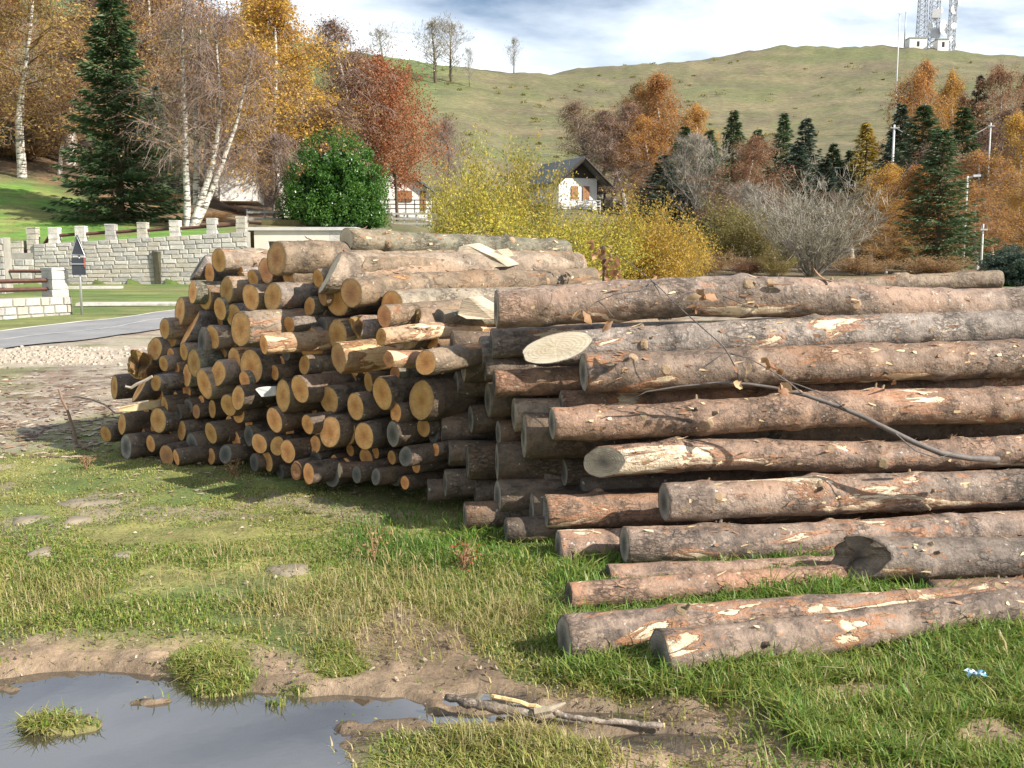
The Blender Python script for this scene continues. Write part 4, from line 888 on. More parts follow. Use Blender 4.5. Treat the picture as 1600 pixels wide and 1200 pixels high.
px_log((541, 375, 38, 7.9), (882, 390, 31, 9.6), None, bark='bark_green', cut='cut_pale', group=GL, seed=2001, hi=True, knots=6, flakes=60, whorl=.04, cut_b='cut_ochre', label='highest log of all, greenish grey, lying alone on top of the left pile')
px_log((556, 418, 42, 7.45), (900, 412, 30, 9.7), 2.9, bark='bark_tan', cut='cut_hollow', group=GL, seed=2002, hi=True, knots=3, flakes=30, jag=.05, shear=(.3, .35), cut_b='cut_ochre', label='log with hollow orange brown end directly under the highest log')
px_log((612, 477, 52, 6.95), (960, 470, 40, 8.8), 2.6, bark='bark_pale', cut='cut_ochre', group=GL, seed=2003, hi=True, knots=3, flakes=20, label='pale barked log with large round ochre end near the top right shoulder')
px_log((530, 735, 24, 6.75), (760, 728, 26, 7.2), 1.6, bark='bark_dark', cut='cut_pale', group=GL, seed=2004, hi=True, flakes=10, label='dark thin log with bright tip lying crosswise at the pile foot')
# torn stump at left flank, splintered slab
px_log((214, 570, 42, 8.35), (262, 588, 36, 8.9), .7, bark='bark_torn', cut='cut_hollow', group=GL, seed=2005, hi=True, flakes=40, jag=.16, label='short torn orange stump end sticking out at the left flank')
def chunk(name, pts, depth, mat, label, cat, seed=1):
    """irregular split billet: outline (px,py,Y) extruded away from the viewer"""
    rr = random.Random(seed); A_ = [P(*p) for p in pts]; n = len(A_); dv = Vector(depth); V = A_ + [a_ + dv * rr.uniform(.8, 1.1) for a_ in A_]
    Fc = [tuple(range(n))[::-1], tuple(range(n, 2 * n))] + [(k, (k + 1) % n, n + (k + 1) % n, n + k) for k in range(n)]
    o = link(name, pmesh(name, V, Fc, mat)); o.data.validate()
    md = o.modifiers.new('bevel', 'BEVEL'); md.width = .006; md.segments = 1
    return tag(o, label, cat)
t = NT('split_wood'); tcn = t.n('ShaderNodeTexCoord').outputs['Object']; gv = t.n('ShaderNodeVectorMath', {0: tcn, 1: (8, 8, 55)}, operation='MULTIPLY').outputs[0]
t.col(t.mix(.5, t.ramp(t.noise(tcn, 7, 5), [(.3, (.36, .29, .20)), (.7, (.55, .48, .38))]), t.ramp(t.noise(gv, 2, 5, .6, .5), [(.3, .25), (.7, .72)]), 'OVERLAY')); t.rough(.85); t.bump(t.noise(gv, 2, 5), .6, .01); split = t.m
chunk('split_billet', [(712, 412, 8.4), (716, 386, 8.4), (730, 382, 8.4), (772, 402, 8.5), (795, 417, 8.6), (716, 421, 8.4)], (.10, .22, .02), split, 'grey white split wood wedge leaning on the left pile top, left one', 'firewood', 3)
chunk('split_billet', [(762, 399, 8.6), (776, 390, 8.6), (800, 412, 8.8), (808, 417, 8.8), (780, 420, 8.7)], (.12, .2, .02), split, 'smaller split wood wedge right of the grey white wedge under the top log', 'firewood', 4)
chunk('split_billet', [(714, 492, 6.7), (722, 468, 6.65), (732, 463, 6.65), (774, 488, 6.8), (770, 500, 6.8), (728, 498, 6.6)], (.08, .16, 0), split, 'short split billet with ochre corner beside the top log of the right pile', 'firewood', 5)
sw_ = NT('fresh_wood'); sw_.col(sw_.ramp(sw_.noise(sw_.n('ShaderNodeTexCoord').outputs['Object'], 18, 5), [(.3, (.52, .36, .18)), (.7, (.74, .58, .36))])); sw_.rough(.8)
chunk('splintered_slab', [(181, 642, 8.0), (188, 636, 8.0), (240, 626, 8.15), (252, 624, 8.2), (252, 638, 8.2), (200, 644, 8.05)], (.03, .10, .0), sw_.m, 'pale splintered slab poking out of the left flank of the pile', 'slab of wood', 6)
chunk('splintered_slab', [(397, 608, 7.2), (404, 605, 7.2), (430, 604, 7.25), (434, 618, 7.25), (408, 621, 7.2)], (.05, .06, 0), plain('silver_wood', (.50, .50, .48), .8, .2, 15), 'silvery splintered stick end between ochre ends in the middle of the pile', 'stick', 7)
print('logs', len(LOGS))
# ------------------------------------------------------------------ vegetation
twig_m = {k: plain('twig_' + k, c_, .9, .3, 2, 0) for k, c_ in dict(purple=(.27, .195, .16), grey=(.32, .29, .24), brown=(.26, .17, .10), olive=(.24, .21, .11)).items()}
def birch_bark():
    t = NT('birch_bark'); o = t.n('ShaderNodeTexCoord').outputs['Object']; v = t.n('ShaderNodeVectorMath', {0: o, 1: (1.4, 1.4, 5)}, operation='MULTIPLY').outputs[0]
    t.col(t.mix(t.ramp(t.noise(v, 2.6, 5, .6), [(.50, 0), (.58, 1)]), (.66, .61, .54), (.09, .075, .06))); t.rough(.8); return t.m
trunk_m = {'birch': birch_bark(), 'dark': plain('trunk_dark', (.10, .075, .05), .95, .3, 3), 'grey': plain('trunk_grey', (.22, .20, .17), .95, .3, 3)}
lf = {
 'gold': leaf_mat('leaf_gold', [(.36, .20, .045), (.60, .34, .06), (.70, .43, .09), (.38, .29, .07)], .5),
 'tawny': leaf_mat('leaf_tawny', [(.30, .20, .085), (.50, .31, .10), (.60, .40, .13), (.36, .28, .11)], .5),
 'orange': leaf_mat('leaf_orange', [(.32, .155, .05), (.54, .26, .07), (.64, .35, .09), (.36, .23, .09)], .5),
 'rust': leaf_mat('leaf_rust', [(.20, .075, .035), (.36, .12, .05), (.44, .17, .06), (.27, .11, .045)], .4),
 'brown': leaf_mat('leaf_brown', [(.24, .14, .075), (.38, .22, .10), (.44, .28, .13), (.28, .19, .10)], .4),
 'redbrown': leaf_mat('leaf_redbrown', [(.27, .13, .075), (.40, .20, .10), (.46, .25, .12), (.30, .17, .09)], .4),
 'yellow': leaf_mat('leaf_yellow', [(.22, .22, .04), (.55, .38, .05), (.62, .45, .07), (.40, .27, .05)], .45),
 'willow': leaf_mat('leaf_willow', [(.13, .16, .03), (.29, .27, .045), (.52, .40, .055), (.66, .48, .065)], .45),
 'olive': leaf_mat('leaf_olive', [(.14, .13, .04), (.22, .19, .05), (.30, .24, .06), (.20, .15, .06)], .35),
 'larch': leaf_mat('leaf_larch', [(.22, .17, .03), (.36, .26, .04), (.44, .31, .05), (.28, .22, .05)], .35),
 'spruce': leaf_mat('needle_spruce', [(.035, .060, .028), (.055, .10, .038), (.08, .135, .05), (.12, .14, .06)], .15),
 'spruce_dark': leaf_mat('needle_dark', [(.025, .045, .032), (.04, .07, .045), (.06, .095, .06), (.08, .10, .06)], .12),
 'laurel': leaf_mat('leaf_laurel', [(.025, .075, .012), (.05, .14, .02), (.085, .20, .03), (.12, .25, .04)], .25, .32),
}
def tubes_np(segs, nside=4):
    """segs: list of (p0,p1,r0,r1) -> V,F arrays"""
    if not segs: return np.zeros((0, 3)), np.zeros((0, 4), int)
    A_ = np.array([s[0] for s in segs]); B_ = np.array([s[1] for s in segs]); r0 = np.array([s[2] for s in segs]); r1 = np.array([s[3] for s in segs])
    d = B_ - A_; d /= np.linalg.norm(d, axis=1, keepdims=True) + 1e-9
    ref = np.where(np.abs(d[:, 2:3]) < .9, np.array([[0, 0, 1.]]), np.array([[1., 0, 0]])); u = np.cross(d, ref); u /= np.linalg.norm(u, axis=1, keepdims=True); v = np.cross(d, u)
    n = len(segs); th = np.arange(nside) * 2 * np.pi / nside; V = np.zeros((n, 2, nside, 3))
    for k, t_ in enumerate(th):
        o = u * math.cos(t_) + v * math.sin(t_); V[:, 0, k] = A_ + o * r0[:, None]; V[:, 1, k] = B_ + o * r1[:, None]
    base = np.arange(n)[:, None, None] * 2 * nside; k = np.arange(nside)[None, :, None]; k2 = (k + 1) % nside
    Fq = np.concatenate([base + k, base + k2, base + nside + k2, base + nside + k], -1).reshape(-1, 4)
    return V.reshape(-1, 3), Fq
def quads_np(C_, s, rn, aspect=.7, down=0, nrm_bias=None):
    n = len(C_); d = rn.normal(size=(n, 3)); 
    if down: d[:, 2] -= down
    if nrm_bias is not None: d = d * 1.0
    d /= np.linalg.norm(d, axis=1, keepdims=True); e = rn.normal(size=(n, 3)); e -= (e * d).sum(1, keepdims=True) * d; e /= np.linalg.norm(e, axis=1, keepdims=True)
    s = (s * rn.uniform(.6, 1.3, n))[:, None]; a = d * s; b = e * s * aspect
    V = np.stack([C_ - a, C_ - b * .9 + a * .1, C_ + a, C_ + b * .9 + a * .1], 1).reshape(-1, 3)
    return V, np.arange(n * 4).reshape(n, 4)
def strands_np(C_, ln, wd, rn, dirv=(0, 0, -1), spread=.35):
    n = len(C_); d = np.array(dirv)[None] + rn.normal(size=(n, 3)) * spread if np.ndim(dirv) == 1 else dirv + rn.normal(size=(n, 3)) * spread
    d /= np.linalg.norm(d, axis=1, keepdims=True); l = (ln * rn.uniform(.5, 1.4, n))[:, None]; a = rn.uniform(0, 6.28, n); e = np.stack([np.cos(a), np.sin(a), 0 * a], -1) * wd
    T = C_ + d * l; V = np.stack([C_ - e * .5, C_ + e * .5, T + e * .3, T - e * .3], 1).reshape(-1, 3); return V, np.arange(n * 4).reshape(n, 4)
def crown_mesh(name, parts):
    """parts: list of (V,F,material slot,tone)"""
    Vs = []; Fs = []; mi = []; tn_ = []; o = 0; used = []
    for V, Fq, slot, tone in parts:
        if len(V) == 0: continue
        Vs.append(V); Fs.append(Fq + o); o += len(V); mi.append(np.full(len(Fq), slot)); tn_.append(tone if tone is not None else np.full(len(Fq), .5))
    return np.concatenate(Vs), np.concatenate(Fs), np.concatenate(mi), np.concatenate(tn_)
def walk(p, d, L_, n, r0, r1, rn, wob, pull=0.0):
    """a wandering limb; pull<0 droops. returns segs, points"""
    segs = []; pts = [p.copy()]; 
    for k in range(n):
        d = d + rn.normal(size=3) * wob; d[2] += pull * (k + 1) / n; d /= np.linalg.norm(d); q_ = p + d * L_ / n
        segs.append((p, q_, r0 + (r1 - r0) * k / n, r0 + (r1 - r0) * (k + 1) / n)); p = q_; pts.append(p.copy())
    return segs, pts, d
def gen_decid(seed, H_=10, Wd=3.6, trunks=1, lean=0, bare=.25, nl=44, leaves=7000, strands=2500, lsize=.075, low=.22, up=.9, droop=-.35, tr=.13, clump=.35, sl=.5, twig_w=.018, shape=.9, dirs=None):
    rn = np.random.default_rng(seed); tseg = []; lseg = []; tips = []; tdir = []
    for ti in range(trunks):
        d = np.array([rn.normal() * .04, rn.normal() * .04, 1.]); 
        if trunks > 1:
            a = 2 * np.pi * ti / trunks + rn.uniform(-.3, .3); d[:2] += np.array([np.cos(a), np.sin(a)]) * rn.uniform(.06, .16)
        if lean and ti == trunks - 1: d[:2] += np.array([lean, 0])
        if dirs: d = np.array([dirs[ti][0], dirs[ti][1], 1.])
        n = 14; hh = H_ * (1 if ti == 0 else rn.uniform(.8, .97)); s, pts, _ = walk(np.array([0, 0, -.15]) + (rn.normal(size=3) * [.08, .08, 0] if trunks > 1 else 0), d / np.linalg.norm(d), hh, n, tr, .015, rn, .045, .14)
        tseg += s; pts = np.array(pts); nlt = nl // trunks
        for k in range(nlt):
            f = low + (1 - low) * (k + rn.random()) / nlt; fi = f * n; i0 = min(int(fi), n - 1); p = pts[i0] + (pts[i0 + 1] - pts[i0]) * (fi - i0)
            a = rn.uniform(0, 6.28); prof = math.sin(math.pi * min(1, max(.03, ((f - low) / (1 - low)) ** shape * .88 + .14))) ** .7
            L_ = Wd * .62 * prof * rn.uniform(.7, 1.25) / (trunks ** .3); d = np.array([math.cos(a), math.sin(a), up * rn.uniform(.5, 1.3)]); d /= np.linalg.norm(d)
            r = tr * .38 * (1 - f * .75); s, lp, dd = walk(p, d, L_, 5, r, .008, rn, .12, droop); lseg += s
            for m_ in range(1, 6):
                for q_ in range(2 if m_ < 3 else 3):
                    d2 = d * .5 + rn.normal(size=3) * .7; d2 /= np.linalg.norm(d2); s2, sp_, dd2 = walk(lp[m_], d2, L_ * rn.uniform(.18, .42) + .15, 2, .010, .005, rn, .2, droop * .8); lseg += s2
                    tips += sp_[1:]; tdir += [dd2, dd2]
    tips = np.array(tips); tdir = np.array(tdir)
    keep_ = rn.random(len(tips)) < 1.; parts = []
    V, Fq = tubes_np(lseg, 3); parts.append((V, Fq, 1, None))
    if strands:
        ix = rn.integers(0, len(tips), strands); C_ = tips[ix] + rn.normal(size=(strands, 3)) * .10; dv = tdir[ix] * .7 + np.array([0, 0, droop * 1.6])
        V, Fq = strands_np(C_, sl, twig_w, rn, dv, .35); parts.append((V, Fq, 1, None))
    if leaves:
        wgt = (rn.random(len(tips)) ** 1.5 + .05); wgt /= wgt.sum(); ix = rn.choice(len(tips), leaves, p=wgt)
        C_ = tips[ix] + rn.normal(size=(leaves, 3)) * clump * np.array([.8, .8, .9]); C_[:, 2] -= abs(rn.normal(size=leaves)) * sl * .35
        V, Fq = quads_np(C_, lsize, rn); tone = np.clip(rn.random(leaves) * .5 + rn.random(len(tips))[ix] * .5, 0, 1); parts.append((V, Fq, 0, tone))
    return tubes_np(tseg, 7), crown_mesh('c', parts)
def gen_spruce(seed, H_=12, W_=4.2, dens=1., low=.02):
    rn = np.random.default_rng(seed); tseg = [((np.array([0, 0, -.2])), np.array([0, 0, H_]), .16, .01)]; lseg = []; Cs = []; Ds = []; tone = []
    z = H_ * low
    while z < H_ * .985:
        f = z / H_; R_ = W_ / 2 * (1 - f) ** .95 * (1 - .15 * math.exp(-f * 14)); nb = int(6 + 5 * (1 - f))
        for k in range(nb):
            a = rn.uniform(0, 6.28); L_ = R_ * rn.uniform(.72, 1.18) + .12; dz = -.28 * (1 - f) + .35 * f
            p = np.array([0, 0, z + rn.uniform(-.1, .1)]); d = np.array([math.cos(a), math.sin(a), dz]); n = 5; pts = [p]
            for m_ in range(n): d = d + np.array([0, 0, .06 + .02 * m_]); p = p + d / np.linalg.norm(d) * L_ / n; pts.append(p)
            lseg.append((pts[0], pts[3], .025, .012)); side = np.array([-math.sin(a), math.cos(a), 0]); bt = rn.random()
            ns_ = int((9 + 16 * L_) * dens)
            for q_ in range(ns_):
                t_ = rn.random() ** .7; fi = t_ * n; i0 = min(int(fi), n - 1); c_ = pts[i0] + (pts[i0 + 1] - pts[i0]) * (fi - i0); wv_ = .30 * L_ * (1 - t_) + .08; sd_ = rn.uniform(-1, 1)
                Cs.append(c_ + side * sd_ * wv_ + np.array([0, 0, -abs(rn.normal()) * .10])); dd = np.array([math.cos(a), math.sin(a), -.15]) + side * sd_ * .9; dd[2] -= rn.uniform(0, .55); Ds.append(dd / np.linalg.norm(dd)); tone.append(bt * .5 + t_ * .25 + rn.random() * .3)
        z += .20 + .012 * H_ * (1 - f)
    Cs = np.array(Cs); Ds = np.array(Ds); n = len(Cs); l = rn.uniform(.13, .26, n)[:, None]; e = np.cross(Ds, rn.normal(size=(n, 3))); e /= np.linalg.norm(e, axis=1, keepdims=True); e *= .045
    V = np.stack([Cs - Ds * l * .4, Cs + e, Cs + Ds * l, Cs - e], 1).reshape(-1, 3); Fq = np.arange(n * 4).reshape(n, 4)
    V2, F2 = tubes_np(lseg, 3); return tubes_np(tseg, 7), crown_mesh('c', [(V2, F2, 1, None), (V, Fq, 0, np.clip(np.array(tone), 0, 1))])
def gen_bush(seed, H_=4, W_=4, stems=26, leaves=9000, strands=0, lsize=.055, spread=.75, clump=.22, inner=.25, twig_w=.014, hollow=False):
    rn = np.random.default_rng(seed); tseg = []; lseg = []; tips = []; td = []
    for k in range(stems):
        a = rn.uniform(0, 6.28); ti = rn.random() ** .6 * spread; d = np.array([math.cos(a) * ti, math.sin(a) * ti, 1.]); d /= np.linalg.norm(d)
        L_ = H_ * rn.uniform(.72, 1.08) * (1 - .18 * ti); s, pts, _ = walk(np.array([math.cos(a) * .12, math.sin(a) * .12, -.1]), d, L_, 7, .035, .008, rn, .07, .02); tseg += s[:3]; lseg += s[3:]
        for m_ in range(2, 8):
            for q_ in range(4):
                d2 = d + rn.normal(size=3) * .55; d2 /= np.linalg.norm(d2); s2, sp_, dd = walk(pts[m_], d2, L_ * rn.uniform(.08, .22) + .08, 2, .010, .004, rn, .15, .03); lseg += s2; tips += sp_[1:]; td += [dd, dd]
    tips = np.array(tips); td = np.array(td); sc = W_ / 2 / (np.percentile(np.hypot(tips[:, 0], tips[:, 1]), 93) + .01); 
    parts = []; V, Fq = tubes_np(lseg, 3); parts.append((V, Fq, 1, None))
    if strands: ix = rn.integers(0, len(tips), strands); V, Fq = strands_np(tips[ix] + rn.normal(size=(strands, 3)) * .08, .45, twig_w, rn, td[ix], .4); parts.append((V, Fq, 1, None))
    if leaves:
        wgt = rn.random(len(tips)) ** 1.3 + .08; wgt /= wgt.sum(); ix = rn.choice(len(tips), leaves, p=wgt); C_ = tips[ix] + rn.normal(size=(leaves, 3)) * clump
        V, Fq = quads_np(C_, lsize, rn, .55); hgt = np.clip(C_[:, 2] / H_, 0, 1); parts.append((V, Fq, 0, np.clip(rn.random(leaves) * .55 + rn.random(len(tips))[ix] * .45, 0, 1)))
    w_ = [tubes_np(tseg, 5), crown_mesh('c', parts)]
    for q_ in (w_[0][0], w_[1][0]): q_[:, 0] *= sc; q_[:, 1] *= sc
    return tuple(w_)
def gen_dense(seed, H_=5, W_=6, leaves=26000, lsize=.065):
    """evergreen laurel: lumpy leafy dome down to the ground"""
    rn = np.random.default_rng(seed); nc = 150; cs = []
    for k in range(nc):
        a = rn.uniform(0, 6.28); f = rn.random(); z = f ** 1.1 * H_ * .93; rr_ = W_ / 2 * math.sqrt(max(.04, 1 - (f * .97) ** 2.1)) * (.80 + .16 * rn.random()) * (.88 if f < .1 else 1)
        cs.append([rr_ * math.cos(a), rr_ * math.sin(a), z + .25])
    cs = np.array(cs); ix = rn.integers(0, nc, leaves); sz = rn.uniform(.28, .62, nc)[ix][:, None]; d = rn.normal(size=(leaves, 3)); d /= np.linalg.norm(d, axis=1, keepdims=True); C_ = cs[ix] + d * sz * (.55 + .45 * rn.random((leaves, 1))); C_[:, 2] = np.abs(C_[:, 2])
    V, Fq = quads_np(C_, lsize, rn, .5); tone = np.clip(rn.random(leaves) * .55 + rn.random(nc)[ix] * .45, 0, 1)
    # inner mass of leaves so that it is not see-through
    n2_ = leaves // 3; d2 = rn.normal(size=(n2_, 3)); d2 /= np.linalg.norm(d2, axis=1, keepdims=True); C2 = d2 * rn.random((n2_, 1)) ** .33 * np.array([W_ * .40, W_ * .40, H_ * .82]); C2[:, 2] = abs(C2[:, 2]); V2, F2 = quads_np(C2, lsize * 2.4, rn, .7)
    ts = []
    for k in range(9):
        a = rn.uniform(0, 6.28); s, _, _ = walk(np.array([0, 0, 0.]), np.array([math.cos(a) * .4, math.sin(a) * .4, 1]) / 1.08, H_ * .8, 5, .06, .01, rn, .1); ts += s
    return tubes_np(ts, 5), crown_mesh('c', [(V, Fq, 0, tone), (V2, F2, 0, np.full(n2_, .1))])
TPL = {}
def template(key):
    if key in TPL: return TPL[key]
    kind, s = key
    g = {
     'birch_leafy': lambda: (gen_decid(10 + s, 10, 3.8, leaves=8500, strands=6500, lsize=.052, twig_w=.011, clump=.18), 'birch', 10, 3.8),
     'birch_thick': lambda: (gen_decid(20 + s, 10, 3.6, leaves=19000, strands=5000, nl=60, low=.18, lsize=.052, clump=.2, twig_w=.013, tr=.15), 'birch', 10, 3.6),
     'birch_thin': lambda: (gen_decid(30 + s, 11, 3.0, leaves=2600, strands=6500, nl=50, low=.34, up=1.3, droop=-.2, twig_w=.016, tr=.19, lsize=.06), 'birch', 11, 3.0),
     'birch_bare': lambda: (gen_decid(40 + s, 10, 4.6, trunks=4, dirs=[(-.03, .02), (.075, -.03), (.44, .02), (.27, .06)], leaves=1500, strands=13000, nl=100, low=.26, up=1.3, droop=-.32, sl=.5, twig_w=.0085, tr=.125, lsize=.05), 'birch', 10, 4.6),
     'beech': lambda: (gen_decid(50 + s, 10, 6.5, leaves=30000, strands=500, nl=80, low=.22, up=.7, droop=-.1, lsize=.07, clump=.30, shape=.7), 'dark', 10, 6.5),
     'bare': lambda: (gen_decid(60 + s, 9, 5, leaves=0, strands=9000, nl=50, low=.18, up=1.1, droop=.05, sl=.4, twig_w=.02), 'grey', 9, 5),
     'bare_small': lambda: (gen_decid(65 + s, 9, 6, leaves=0, strands=2200, nl=34, low=.2, up=1.0, droop=.02, sl=.5, twig_w=.05, tr=.22), 'dark', 9, 6),
     'spruce': lambda: (gen_spruce(70 + s, 12, 4.6 if s < 2 else 5.0, 1. if s < 2 else .85, .02 if s < 2 else .06), 'dark', 12, 4.6),
     'spruce_near': lambda: (gen_spruce(75 + s, 13, 5.0, 1.7), 'dark', 13, 5.0),
     'larch': lambda: (gen_spruce(80 + s, 10, 3.6, .75, .1), 'dark', 10, 3.6),
     'willow': lambda: (gen_bush(90 + s, 4, 4, 40, 26000, 0, .047, .8), 'grey', 4, 4),
     'shrub': lambda: (gen_bush(100 + s, 5, 5, 26, 8000, 1500, .07, .75), 'grey', 5, 5),
     'bare_bush': lambda: (gen_bush(110 + s, 6, 7, 46, 900, 6500, .05, .95, twig_w=.022), 'grey', 6, 7),
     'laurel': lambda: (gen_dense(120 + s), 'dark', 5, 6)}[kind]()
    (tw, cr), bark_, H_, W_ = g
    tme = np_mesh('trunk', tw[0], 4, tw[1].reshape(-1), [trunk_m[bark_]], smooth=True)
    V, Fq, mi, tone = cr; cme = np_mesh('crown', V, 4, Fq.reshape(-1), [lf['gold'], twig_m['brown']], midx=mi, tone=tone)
    TPL[key] = (tme, cme, H_, W_); return TPL[key]
def tree(kind, s, px, ytop, wpx, Yd, leafc, twigc, label, name='tree', cat='tree', group=None, rot=None, base_py=None, nm=None):
    tme, cme, H_, W_ = template((kind, s))
    x = (px - 800) / F * Yd * 1.0; p = P(px, 400, Yd); x = p.x; z0 = H(x, Yd, False) if base_py is None else P(px, base_py, Yd).z
    h = P(px, ytop, Yd).z - z0; wd = wpx * Yd / F
    o = empty(name, (x, Yd, z0), rot if rot is not None else random.uniform(0, 6.28), label, cat, group); o.scale = (wd / W_, wd / W_, h / H_)
    a = bpy.data.objects.new('trunk', tme); b = bpy.data.objects.new('crown', cme)
    for q_ in (a, b): COL.objects.link(q_); q_.parent = o
    for k, m_ in ((0, lf[leafc]), (1, twig_m[twigc])):
        b.material_slots[k].link = 'OBJECT'; b.material_slots[k].material = m_
    return o
